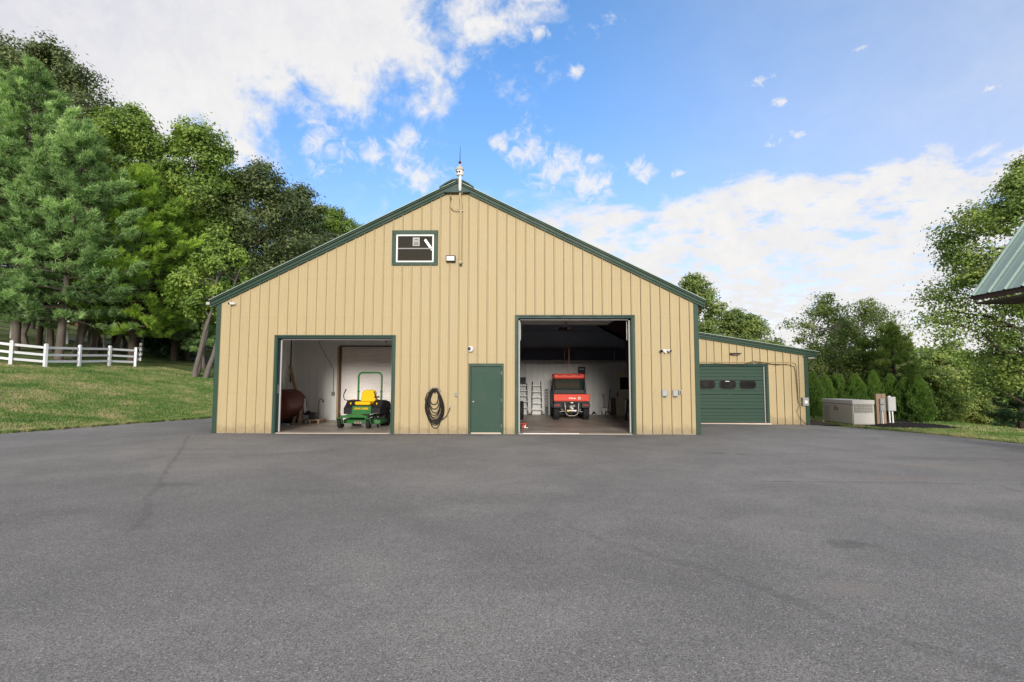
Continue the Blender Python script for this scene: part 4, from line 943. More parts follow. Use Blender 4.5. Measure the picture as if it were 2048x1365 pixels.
lean('lumber_board', 'lowest grey board at the bottom of the tank', 'board', (1.08, 3.5, .03), (.90, 4.2, .55), .10, .04, wood, 'boards leaning by the tank')
t = thing('pallet', 'wooden pallet under the black battery charger in the mower bay', 'pallet', (1.62, 4.1, .02))
for i in range(5): bx(-.38, .38, -.4+i*.17, -.28+i*.17, .13, .15).build('deck_board', lumber, t)
for x in (-.33, 0, .33): bx(x-.03, x+.03, -.4, .4, .0, .13).build('stringer', wood, t)
t = thing('battery_charger', 'black and grey boxy charger sitting on the wooden pallet', 'charger', (1.6, 4.05, .17))
bx(-.28, .18, -.2, .2, 0, .25).build('case', black_p, t, bevel=.03); bx(-.28, -.08, -.215, -.201, .02, .17).build('panel', grey_box, t, bevel=.01); bx(-.24, -.1, -.1, .1, .25, .33).build('handle', black_p, t, bevel=.03); MB().tube([(-.2, -.1, .3), (-.05, -.18, .29), (.1, -.15, .27), (.2, 0, .1)], .015, 6).build('cable', black_p, t)
t = thing('work_cloth', 'crumpled pale blue and white cloth on the floor by the tank', 'cloth', (1.02, 2.9, .02))
mb = MB(); rr = random.Random(3)
vs = [(x*.06-.18, y*.05-.1, .01+rr.random()*.06) for y in range(5) for x in range(7)]
mb.add(vs, [(j*7+i, j*7+i+1, j*7+i+8, j*7+i+7) for j in range(4) for i in range(6)], True); mb.build('folds', mat('pale_blue_cloth', (.35, .45, .55), .9), t)
t = thing('bent_pipe_stand', 'dark thin standpipe with hooked top against the white liner wall', 'standpipe', (1.24, 5.6, .02))
MB().tube([(0, 0, 0), (.02, 0, .78), (.06, -.01, .87), (.13, -.02, .90), (.19, -.03, .86), (.21, -.03, .80)], .018, 8).build('pipe', steel, t); bx(-.03, .03, -.03, .03, 0, .02).build('foot', steel, t); MB().tube([(.205, -.03, .82), (.212, -.03, .76)], .026, 8).build('nozzle', black_p, t)
t = thing('liner_outlet', 'dark outlet box with conduit rising to the ceiling, mower bay back wall', 'outlet', (1.80, 5.76, 1.12))
bx(-.06, .06, -.06, 0, -.07, .07).build('box', mat('dark_outlet', (.07, .07, .07), .5), t, bevel=.006); bx(-.045, .045, -.066, -.061, -.05, .05).build('cover', grey_box, t)
MB().tube([(0, -.03, .07), (0, -.03, 1.02), (-.05, -.03, 1.12), (-.58, -.03, 2.0), (-.62, -.03, 2.12), (-.62, -.03, 2.35)], .012, 6).build('conduit_tube', steel, t)
t = thing('ceiling_track', 'dark steel track hung under the ceiling of the mower bay', 'rail', (1.6, 3.8, 3.36))
bx(-.9, .12, -.04, .04, -.03, .03).build('rail', brown, t); bx(.05, .12, -.06, .06, -.12, .08).build('end_bracket', black_p, t)
# right bay
def step_ladder(x, wb, wt, h, steps, label, ym=10.2, m=alum, rails=True):
    t = thing('step_ladder', label, 'ladder', (x, ym, .02), 0, 'ladders against the rear wall')
    for s in (-1, 1):
        MB().tube([(s*wb/2, -.22, 0), (s*wt/2, 0, h)], .022, 6).build('rail', black_p if rails else alum, t)
        MB().tube([(s*(wb/2-.03), -.2, .33), (s*(wb/2+.1), -.24, .02)], .02, 6).build('outrigger', alum, t)
        bx(*(sorted((s*(wb/2+.06), s*(wb/2+.14)))), -.27, -.2, 0, .05).build('foot', black_p, t)
    for z in steps:
        k = z/h; wd = wb+(wt-wb)*k; y = -.22*(1-k)
        bx(-wd/2, wd/2, y-.05, y+.04, z-.02, z+.02).build('step', m, t, bevel=.004)
    return t
step_ladder(10.5, .50, .42, 1.63, (.28, .58, .87, 1.13, 1.44), 'aluminium step ladder standing in clear view left of the red vehicle')
step_ladder(9.80, .52, .40, 1.55, (.38, .66, .93, 1.2, 1.45), 'aluminium step ladder at far left of bay, partly behind a black tyre')
t = thing('wall_bag', 'dark square pouch hanging above the left ladder', 'pouch', (9.80, 10.3, 1.55)); bx(-.16, .16, -.1, 0, 0, .33).build('pouch', dark_shelf, t, bevel=.02); bx(-.12, .12, -.112, -.1, .15, .3).build('flap', black_p, t)
t = thing('slotted_rack', 'narrow grey slotted rack standing beside a dark plank', 'rack', (11.0, 10.15, .02))
for s in (-.1, .06): bx(s, s+.03, -.05, .02, 0, 1.28).build('upright', grey_box, t)
for i in range(6): bx(-.07, .06, -.055, .02, .45+i*.15, .53+i*.15).build('slat', mat('rack_grey', (.22, .22, .21), .6), t)
bx(-.08, .07, -.06, 0, 0, .4).build('kick_panel', green, t)
tag(bx(11.17, 11.25, 10.1, 10.28, .02, 1.2).build('dark_plank', dark_shelf), 'dark narrow plank leaning between the rack and the red vehicle', 'plank')
for x, z, lb in ((11.68, 2.48, 'upper white outlet plate high on the rear liner wall'), (10.98, 1.95, 'lower white outlet plate on the rear liner wall')):
    t = thing('outlet_plate', lb, 'outlet', (x, 10.34, z)); bx(-.055, .055, -.03, 0, -.06, .06).build('plate', white_p, t, bevel=.006); bx(-.02, .02, -.036, -.031, -.03, .03).build('socket', grey_box, t)
t = thing('black_wall_shelf', 'black bracketed frame on the rear wall above the red vehicle', 'shelf', (12.75, 10.3, 1.75))
for x in (-.16, .13): bx(x, x+.04, -.16, 0, 0, .62).build('upright', black_p, t)
bx(-.16, .17, -.16, 0, .58, .64).build('top_bar', black_p, t); bx(-.12, .13, -.1, -.04, .1, .5).build('panel', dark_shelf, t)
tag(MB().tube([(11.58, 4.2, 3.7), (11.58, 4.2, 1.95)], .007, 6).build('pull_rope', mat('faded_red_rope', (.35, .12, .09), .8)), 'thin faded red pull rope hanging from the raised door', 'rope')
t = thing('shovel', 'steel shovel with D handle leaning on the rear liner wall', 'shovel', (13.85, 10.1, .02))
MB().tube([(0, 0, .38), (-.01, .15, .88)], .016, 8).build('shaft', wood, t); MB().tube([(-.01, .15, .86), (-.07, .17, .93), (-.07, .18, 1.0), (.05, .18, 1.0), (.05, .17, .93), (-.01, .15, .86)], .014, 6).build('handle', black_p, t)
mb = MB(); mb.prism([(-.13, .34), (-.135, .1), (-.08, .02), (0, -.0), (.08, .02), (.135, .1), (.13, .34), (.03, .38), (-.03, .38)], -.01, .01); mb.v = [(x, y-.05+z*.15-abs(x)*.2, z) for x, y, z in mb.v]; mb.build('blade', steel, t)
t = thing('push_broom', 'dark push broom leaning beside the shovel', 'broom', (14.0, 10.0, .02))
MB().tube([(0, 0, .12), (.19, .25, 1.27)], .014, 8).build('shaft', black_p, t); MB().prism([(-.17, .0), (-.12, .17), (.12, .17), (.19, .0), (.14, .0), (.09, .12), (-.09, .12), (-.13, .0)], -.03, .03).build('head', black_p, t)
t = thing('wheel_chock', 'small black triangular steel stand on the floor by the rear wall', 'stand', (13.33, 10.1, .02)); MB().prism([(-.12, 0), (-.02, .17), (.03, .17), (.13, 0), (.08, 0), (.01, .11), (-.07, 0)], -.06, .06).build('frame', black_p, t); bx(-.14, .15, -.06, .06, 0, .02).build('base', steel, t)
lean('plywood_sheet', 'stained brown plywood piece leaning left of the tan door', 'board', (14.30, 10.0, .02), (14.30, 10.22, .86), .24, .02, mat('stained_plywood', (.17, .12, .07), .75, 0, .5, 4))
t = thing('tan_door', 'tan interior door with dark window and lever handle in the right bay', 'door', (14.31, 9.3, .02))
bx(0, .90, 0, .045, .0, 2.10).build('door_leaf', beige2, t, bevel=.004); bx(.19, .64, -.006, .0, 1.27, 1.85).build('window', mat('black_glass', (.01, .012, .016), .15), t)
bx(.04, .08, -.015, 0, .92, 1.12).build('lock_plate', black_p, t); MB().tube([(.06, -.03, .98), (.14, -.035, .98)], .012, 6).build('handle', black_p, t); MB().tube([(.5, -.02, 2.0), (.8, -.05, 2.05)], .02, 6).build('door_closer', black_p, t)
t = thing('workbench_cabinet', 'beige metal cabinet at the right edge of the vehicle bay', 'cabinet', (14.62, 6.7, .02))
bx(-.30, .42, -.5, .5, .02, .84).build('cabinet_body', beige, t, bevel=.01); bx(-.29, .41, -.515, -.502, .05, .60).build('cabinet_door', beige2, t, bevel=.004); bx(-.29, .41, -.515, -.502, .62, .82).build('drawer', beige, t, bevel=.004); bx(-.32, .44, -.53, .52, .842, .90).build('top', mat('dark_bench_top', (.08, .06, .05), .6), t)
t = thing('bench_vise', 'black vise and tangle of tools on the beige cabinet', 'vise', (14.6, 6.5, .93))
bx(-.16, .06, -.1, .1, 0, .09).build('base', black_p, t, bevel=.02); bx(-.2, -.03, -.08, .08, .09, .26).build('jaw', black_p, t, bevel=.03); MB().tube([(-.26, -.1, -.02), (-.16, -.12, .14), (-.05, -.1, .2)], .02, 6).build('handle', steel, t)
MB().tube([(-.02, -.1, .2), (.05, -.12, .45), (-.03, -.1, .52)], .014, 6).build('silver_tool', alum, t); MB().tube([(.05, -.1, .22), (-.06, -.12, .4), (.02, -.1, .55), (0, -.1, .8)], .01, 6).build('cable', alum, t)
lean('black_bar', 'black flat bar leaning against the beige cabinet', 'bar', (14.14, 6.1, .03), (14.30, 6.4, .86), .09, .03, black_r)
# trailer partly hidden by the left jamb of the vehicle bay
t = thing('tank_trailer', 'small beige tank on a black wheel at the left edge of the vehicle bay', 'trailer', (9.2, 2.9, .02))
wheel(t, (.50, -.25, .58), .32, .19, .18, rm=steel, tread=18)
MB().lathe([(.001, -.75), (.3, -.72), (.44, -.5), (.46, -.2), (.46, .9), (.3, 1.2), (.001, 1.25)], (.0, .25, 1.15), 'y', 26).build('tank_body', mat('tan_grey_tank', (.34, .31, .26), .5, 0, .12, 3), t)
bx(-.45, .42, -.55, 1.2, .52, .60).build('trailer_frame', black_p, t, bevel=.01); MB().tube([(-.3, -.25, .58), (.45, -.25, .58)], .03, 8).build('axle', steel, t)
MB().tube([(.2, -.5, .6), (.2, -.6, .1), (.2, -.6, 0)], .025, 8).build('jack_leg', steel, t)
t = thing('jack_stand', 'small red and white jack on the floor by the vehicle bay left jamb', 'jack', (9.80, 1.75, .02))
MB().prism([(-.1, 0), (-.05, .13), (.03, .14), (.06, .0)], -.06, .06).build('red_frame', mat('jack_red', (.5, .06, .03), .45), t, bevel=.01); bx(-.14, .12, -.08, .08, 0, .03).build('base', black_p, t, bevel=.006); MB().prism([(.0, .02), (.03, .13), (.06, .13), (.05, .05), (.13, .05), (.13, .02)], -.075, -.062).build('white_lever', white_p, t); MB().tube([(-.12, 0, .17), (.12, 0, .16)], .02, 6).build('saddle_bar', MATS['jack_red'], t)
# ------------------------------------------------------------------ generator, utility posts
t = thing('standby_generator', 'long beige standby generator with louvred end beside the lean-to', 'generator', (23.32, 5.9, -.10))
louv = mat('louvre_grey', (.30, .30, .28), .6)
bx(-.42, .42, -1.10, 1.10, .06, .86).build('cabinet', beige, t, bevel=.012)
bx(-.44, .44, -1.12, 1.12, .862, 1.03).build('lid', mat('beige_lid', (.58, .56, .52), .5, 0, .05, 2), t, bevel=.02)
bx(-.38, .38, -1.05, 1.05, .0, .058).build('base_skid', black_p, t)
bx(-.40, .40, -1.122, -1.104, .09, .50).build('end_panel', mat('beige_lid', (.58, .56, .52), .5), t, bevel=.006)
for i in range(7):
    for j in range(3): bx(-.37+i*.107, -.295+i*.107, -1.121, -1.102, .54+j*.11, .63+j*.11).build('vent', louv, t)
for s in (-.62, .40): bx(-.436, -.422, s-.45, s+.52, .09, .83).build('side_door', beige, t, bevel=.006)
for i in range(4): bx(-.448, -.437, .55+i*.09, .575+i*.09, .14, .78).build('vent_slot', louv, t)
pl = bx(-.449, -.4365, -.12, .16, .60, .70).build('name_plate', mat('plate_brown', (.14, .05, .03), .5), t)
for k in range(3): bx(-.452, -.4495, -.09, .13, .625+k*.02, .632+k*.02).build('plate_line', white_p, pl) if k != 1 else bx(-.452, -.4495, -.09, .05, .645, .66).build('plate_line', white_p, pl)
MB().lathe([(.03, -.447), (.03, -.4365)], (0, .1, .76), 'x', 12).build('lock', black_p, t)
for x in (-.4, .4): bx(x-.02, x+.02, -1.09, -1.05, -.06, .06).build('foot', steel, t)
MB().tube([(-.40, -1.0, .08), (-.50, -1.0, .03), (-.6, -.9, .0)], .02, 6).build('drain_hose', white_p, t) if False else MB().tube([(-.42, 1.0, .1), (-.52, .95, .05), (-.58, .8, .0)], .02, 6).build('drain_hose', white_p, t)
t = thing('utility_post', 'weathered wooden post stand carrying grey meter boxes beside the generator', 'utility post', (24.0, 4.9, -.12))
bx(-.10, .05, .0, .10, 0, 1.30).build('post', wood, t, bevel=.006); bx(.12, .27, .0, .12, 0, 1.30).build('post', wood, t, bevel=.006)
bx(.052, .118, .02, .08, .62, 1.30).build('board', wood, t)
for z, m_ in ((.98, grey_box), (.72, grey_box)):
    b_ = bx(-.0, .17, -.09, -.002, z-.1, z+.13).build('meter_box', m_, t, bevel=.008); bx(.04, .12, -.10, -.091, z, z+.09).build('meter_dial', mat('grey_lid', (.36, .37, .38), .45), b_)
for x in (.03, .10): MB().tube([(x, -.04, 0), (x, -.04, .62)], .022, 8).build('conduit_tube', [grey_box, white_p][x > .05], t)
t = thing('transfer_switch', 'light grey cabinet box on two white conduits right of the wooden post', 'switch box', (24.47, 4.95, -.12))
bx(-.14, .17, -.1, .06, .62, 1.18).build('cabinet', mat('pale_box', (.42, .42, .42), .5, 0, .05, 4), t, bevel=.01); bx(-.12, .15, -.108, -.101, .65, 1.15).build('cabinet_door', mat('pale_box2', (.45, .45, .45), .5), t, bevel=.004)
for x in (-.06, .06): MB().tube([(x+.02, -.02, 0), (x, -.02, .62)], .03, 8).build('conduit_tube', white_p, t)
MB().lathe([(.06, 1.18), (.05, 1.21), (.001, 1.22)], (-.02, 0, 0)).build('hub', white_p, t)
# ------------------------------------------------------------------ right outbuilding corner
sh = thing('green_roof_shed', 'steep ribbed green metal roof corner of a shed at the right edge', 'shed', (22.4, -3.4, 0))
rm_ = mat('pale_green_roof', (.32, .43, .38), .38, .2, .12, 1.5)
ex, ey, ez = 21.22, -3.2, 3.83; shm = mat('shed_wall_dark', (.06, .045, .035), .7, 0, .2, 2)
def SP(u, v, h=0):      # u along the eave towards the viewer, v up the slope
    n = Vector((-1.31, 0, 1)).normalized()
    return tuple(Vector((ex+v*.607+.07*u*0, ey-u, ez+v*.795)) + n*h - Vector((22.4, -3.4, 0)))
for i in range(7):
    u0 = i*.46; mb = MB()
    pr = [(0, 0), (.045, 0), (.065, .035), (.10, .035), (.12, 0), (.20, 0), (.21, .008), (.23, .008), (.24, 0), (.33, 0), (.34, .008), (.36, .008), (.37, 0), (.46, 0)]
    for (a, da), (b, db) in zip(pr, pr[1:]): mb.add([SP(u0+a, 0, da), SP(u0+b, 0, db), SP(u0+b, 2.6, db), SP(u0+a, 2.6, da)], [(0, 1, 2, 3)])
    mb.build('roof_panel', rm_, sh)
mb = MB(); mb.add([SP(0, .0, -.01), SP(3.2, .0, -.01), SP(3.2, 2.6, -.01), SP(0, 2.6, -.01), SP(0, .0, -.05), SP(3.2, .0, -.05), SP(3.2, 2.6, -.05), SP(0, 2.6, -.05)], [(0, 1, 2, 3), (7, 6, 5, 4), (0, 4, 5, 1), (1, 5, 6, 2), (2, 6, 7, 3), (3, 7, 4, 0)]); mb.build('roof_deck', shm, sh)
def sq(mb, n, m, **k): mb.v = [tuple(Vector(p)-Vector((22.4, -3.4, 0))) for p in mb.v]; return mb.build(n, m, sh, **k)
sq(bx(ex+.04, ex+.09, ey-3.2, ey-.03, ez-.12, ez-.03), 'fascia', brown); sq(bx(ex+.08, ex+1.1, ey-3.2, ey-.06, ez-.22, ez-.17), 'soffit', shm)
sq(bx(ex+.95, ex+2.3, ey-3.1, ey-1.0, -.2, ez-.2), 'wall', mat('shed_siding', (.35, .28, .17), .6)); sq(MB().prism([(ex+.95, ez-.2), (ex+2.3, ez-.2), (ex+1.62, ez+1.9)], ey-3.1, ey-1.0), 'gable_wall', MATS['shed_siding'])
sq(MB().prism([(ex+1.56, ez+2.05), (ex+1.60, ez+2.09), (ex+3.1, ez), (ex+3.05, ez-.04)], ey-3.2, ey), 'rear_roof', rm_)
for u in (0.2, 1.4): MB().tube([SP(u, .3, .04), SP(u, .3, .055)], .012, 6).build('screw', steel, sh)

# ------------------------------------------------------------------ fences
fm = white_v
def fence_line(root, pts, h=1.3, rails=(.30, .68, 1.10), pw=.15, m=fm, rail_h=.135, rm=None, rt=.035):
    o = root.location
    for i, (x, y) in enumerate(pts):
        z = float(H(x, y)); b = bx(-pw/2, pw/2, -pw/2, pw/2, -.2, h).build('post', m, root, bevel=.006); b.location = Vector((x, y, z))-o
        b.rotation_euler = (0, 0, math.atan2(pts[min(i+1, len(pts)-1)][1]-pts[max(i-1, 0)][1], pts[min(i+1, len(pts)-1)][0]-pts[max(i-1, 0)][0]))
        if rm is None:
            cpm = MB().add([(-pw*.6, -pw*.6, h), (pw*.6, -pw*.6, h), (pw*.6, pw*.6, h), (-pw*.6, pw*.6, h), (0, 0, h+.05)], [(0, 1, 4), (1, 2, 4), (2, 3, 4), (3, 0, 4), (3, 2, 1, 0)]); c = cpm.build('cap', m, b)
    for (x0, y0), (x1, y1) in zip(pts, pts[1:]):
        z0, z1 = float(H(x0, y0)), float(H(x1, y1)); L = math.hypot(x1-x0, y1-y0); ux, uy = (x1-x0)/L, (y1-y0)/L; nx, ny = -uy*rt/2, ux*rt/2; g_ = pw*.45
        for r in rails:
            mb = MB(); vs = []
            for (x, y, z, s) in ((x0, y0, z0, 1), (x1, y1, z1, -1)):
                X, Y = x+s*ux*g_, y+s*uy*g_
                for a, b in ((-1, 0), (1, 0), (1, 1), (-1, 1)): vs.append((X+a*nx-o.x, Y+a*ny-o.y, z+r-rail_h/2+b*rail_h-o.z))
            mb.add(vs, [(0, 1, 2, 3), (7, 6, 5, 4), (0, 4, 5, 1), (1, 5, 6, 2), (2, 6, 7, 3), (3, 7, 4, 0)]); mb.build('rail', rm or m, root)
wf = thing('white_rail_fence', 'white three-rail vinyl fence across the top of the left lawn', 'fence', (-18, 13, 2.4))
fp = [at(-60, 29.0), at(22, 30.0), at(92, 31.2), at(160, 33.5), at(220, 36.0), at(272, 37.8), at(281, 41.5), at(284, 45)]
fence_line(wf, fp)
grey_w = mat('grey_rail_wood', (.20, .20, .19), .8, 0, .2, 3)
rf = thing('rear_paddock_fence', 'white posts with thin grey rails among the pine trunks', 'fence', (-25, 20, 4))
fence_line(rf, [at(-40, 40), at(20, 41), at(93, 42.5), at(133, 43.5), at(208, 45), at(244, 46.5)], h=1.35, rails=(.35, .75, 1.15), pw=.14, m=white_p, rail_h=.06, rm=grey_w)
# ------------------------------------------------------------------ far house on the hill
hx, hy = at(150, 66); hzz = float(H(hx, hy))
hs = thing('hillside_house', 'pale house with white porch railing glimpsed beyond the pines', 'house', (hx, hy, hzz-.4))
bx(-9, 9, 3, 9, 0, 3.6).build('wall', mat('pale_siding', (.45, .47, .50), .6, 0, .05, 1), hs); bx(-9, 9, 0, 3, 0, 1.1).build('foundation', mat('brick_red_brown', (.13, .06, .045), .8, 0, .2, 4), hs); bx(-9.1, 9.1, -.2, 3, 1.1, 1.25).build('porch_floor', white_p, hs)
for i in range(9): bx(-9+i*2.2, -8.86+i*2.2, -.1, .04, 1.25, 3.5).build('porch_post', white_p, hs)
for z in (1.4, 2.2): bx(-9, 9, -.06, 0, z, z+.08).build('railing', white_p, hs)
mb = MB()
for i in range(90): mb.box(-8.9+i*.2, -8.85+i*.2, -.05, -.01, 1.48, 2.2)
tag(mb.build('balusters', white_p, hs), kind='stuff')
for i in range(4): wv = bx(-6.5+i*4, -5.3+i*4, 2.96, 2.99, 1.9, 3.3).build('window', mat('house_window', (.05, .06, .07), .15), hs)
MB().prism([(-.6, 3.6), (4.4, 6.2), (9.6, 3.6)], -9.6, 9.6, 'x').build('roof', mat('grey_shingle', (.10, .10, .105), .8, 0, .15, 4), hs)
# low bushes and rocks by the driveway
# ------------------------------------------------------------------ vegetation
def leaf_mat(name, stops, trans=.25, nscale=.5, rough=.55, gain=1.0):
    m = bpy.data.materials.new(name); m.use_nodes = True; nt = m.node_tree; g = G(nt); b = nt.nodes['Principled BSDF']; out = nt.nodes['Material Output']
    a = g.n('ShaderNodeAttribute', attribute_name='face_tone').outputs['Fac']; v = g.n('ShaderNodeTexCoord').outputs['Object']
    f = g.m('ADD', g.m('MULTIPLY', a, .55), g.m('MULTIPLY', g.lin(g.noise(v, nscale, 3, .6), .3, .7), .45))
    c = g.ramp(f, [(p, tuple(min(.9, q*1.85*gain) for q in c_)) for p, c_ in stops]); g.link(c, b.inputs['Base Color']); b.inputs['Roughness'].default_value = rough; b.inputs['Specular IOR Level'].default_value = .3
    tr = g.n('ShaderNodeBsdfTranslucent'); cc = g.mix(1, c, (1.25, 1.35, .6), 'MULTIPLY'); g.link(cc, tr.inputs[0])
    mx = g.n('ShaderNodeMixShader'); mx.inputs[0].default_value = trans; g.link(b.outputs[0], mx.inputs[1]); g.link(tr.outputs[0], mx.inputs[2]); g.link(mx.outputs[0], out.inputs[0])
    return m
L_oak = leaf_mat('leaf_deep', [(.0, (.030, .055, .012)), (.35, (.072, .120, .024)), (.7, (.14, .195, .038)), (1, (.19, .23, .06))], gain=1.1)
L_dark = leaf_mat('leaf_dark_olive', [(.0, (.026, .040, .018)), (.4, (.055, .078, .030)), (.75, (.10, .125, .052)), (1, (.17, .18, .09))])
L_maple = leaf_mat('leaf_maple', [(.0, (.030, .050, .012)), (.4, (.060, .095, .022)), (.75, (.115, .145, .035)), (1, (.19, .19, .06))], gain=1.45)
L_birch = leaf_mat('leaf_birch', [(.0, (.028, .045, .014)), (.4, (.060, .088, .024)), (.75, (.11, .135, .038)), (1, (.18, .18, .055))], gain=1.45)
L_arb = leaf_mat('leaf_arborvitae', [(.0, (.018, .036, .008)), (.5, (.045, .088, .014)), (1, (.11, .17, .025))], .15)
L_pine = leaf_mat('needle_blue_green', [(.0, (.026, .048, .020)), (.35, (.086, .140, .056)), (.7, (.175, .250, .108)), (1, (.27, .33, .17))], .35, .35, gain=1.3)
L_pine2 = leaf_mat('needle_yellow_green', [(.0, (.028, .052, .012)), (.35, (.095, .155, .026)), (.7, (.19, .26, .045)), (1, (.28, .34, .09))], .35, .35, gain=1.35)
L_brush = leaf_mat('leaf_brush', [(.0, (.035, .055, .018)), (.4, (.095, .125, .034)), (.75, (.18, .195, .055)), (1, (.26, .23, .09))], gain=1.3)
L_spruce = leaf_mat('needle_spruce', [(.0, (.008, .022, .010)), (.5, (.02, .05, .02)), (1, (.05, .09, .04))], .1)
bark = mat('bark_grey', (.13, .11, .095), .9, 0, .35, 2, .9, 14, stretch=(3, 3, .7))
bark_d = mat('bark_brown', (.075, .058, .047), .9, 0, .35, 2, .9, 14, stretch=(3, 3, .7))
bark_b = mat('bark_birch', (.50, .46, .42), .7, 0, .35, 2.5, .3, 10, stretch=(1, 1, 5))
def nrm(a): return a/np.maximum(np.linalg.norm(a, axis=1, keepdims=True), 1e-9)
def leaves(P, N, L, Wd, rng, fold=.0):
    n = len(P); N = nrm(N); T = nrm(np.cross(N, rng.normal(size=(n, 3)))); B = np.cross(N, T)
    l = (L*(.6+.8*rng.random(n)))[:, None]/2; w_ = (Wd*(.6+.8*rng.random(n)))[:, None]/2
    V = np.stack([P-T*l, P+B*w_-N*w_*.35, P+T*l, P-B*w_-N*w_*.35], 1).reshape(-1, 3)
    return V, np.arange(4*n).reshape(-1, 4)
def limb(mb, a, b, r0, r1, rng, sag=.0, n=5, k=6, wob=.025):
    a, b = np.array(a, float), np.array(b, float); pts = []; L = np.linalg.norm(b-a)
    for i in range(n+1):
        t = i/n; p = a+(b-a)*t; p[2] += sag*L*4*t*(1-t); 
        if 0 < i < n: p = p+rng.normal(size=3)*L*wob
        pts.append(tuple(p))
    mb.tube(pts, [r0+(r1-r0)*(i/n)**.8 for i in range(n+1)], k)
    return pts
def broadleaf(name, label, cat, loc, Hh, zb, Rm, m, bk, seed, prof=((0, .55), (.25, .95), (.5, 1), (.75, .75), (1, .15)), nl=26, nc=11, nleaf=75, lsize=(.22, .12), group=None, trunks=1, lean_=(0, 0), tr=.28, rlobe=.33, spread=0.3, flat=.75, stretchx=1.0, depth_fill=.55, droop=0.):
    rng = np.random.default_rng(seed); t = thing(name, label, cat, loc, 0, group); mb = MB()
    pz, pr = [p[0] for p in prof], [p[1] for p in prof]
    bases = [(0, 0)] if trunks == 1 else [(math.cos(i*2.4)*.5, math.sin(i*2.4)*.5) for i in range(trunks)]
    tops = []
    for bxx, byy in bases:
        top = (bxx*(1+1.0*(trunks > 1))+lean_[0]+rng.normal()*.2, byy*(1+1.0*(trunks > 1))+lean_[1]+rng.normal()*.2, Hh*.82)
        tp = limb(mb, (bxx, byy, -.3), top, tr/(1 if trunks == 1 else 1.3), .04, rng, 0, 9, 9, .008); tops.append(tp)
    C = []; 
    for i in range(nl):
        k = (i+.5)/nl; hz_ = zb+(Hh-zb)*(k**.9); az = i*2.39996+rng.normal()*.25; rr = np.interp(k, pz, pr)*Rm
        f = depth_fill+(.92-depth_fill)*rng.random(); rl = Rm*rlobe*(.75+.5*rng.random())*(1-.35*k)
        rad = max(rr*f-rl*.35, 0)
        c = np.array([math.cos(az)*rad*stretchx+lean_[0]*k, math.sin(az)*rad+lean_[1]*k, hz_-rl*.3*(k > .85)]); C.append((c, rl))
        tp = tops[i % len(tops)]; j = min(len(tp)-2, max(1, int(len(tp)*(hz_-.30*rad)/(Hh*.86))))
        limb(mb, tp[j], c, .035+.022*Rm*(1-k)*.8, .018, rng, .06, 5, 5)
    V = []; P = []; Nn = []; RR = []
    for c, rl in C:
        d = nrm(rng.normal(size=(nc, 3))); d[:, 2] = d[:, 2]*flat+.12; q = c+d*rl*(.45+.6*rng.random((nc, 1))**.5)
        for cc in q:
            if rng.random() < .35: limb(mb, c, cc, .016, .006, rng, 0, 2, 4)
            n = int(nleaf*(.6+.8*rng.random())); g3 = rng.normal(size=(n, 3))*np.array([1, 1, .62])*rl*spread*(.8+.5*rng.random()); g3[:, 2] -= droop*np.linalg.norm(g3[:, :2], axis=1)
            P.append(cc+g3); Nn.append(nrm(g3)*.45+nrm((cc-c)[None])*.5+np.array([0, 0, .45])+rng.normal(size=(n, 3))*.4); RR.append(np.clip(rng.normal(.45, .2)+rng.normal(size=n)*.16, 0, 1))
    P = np.concatenate(P); Nn = np.concatenate(Nn); RR = np.concatenate(RR)
    V, F = leaves(P, Nn, lsize[0], lsize[1], rng)
    mb.build('trunk', bk, t); np_mesh('crown', V, F, m, t, RR)
    return t
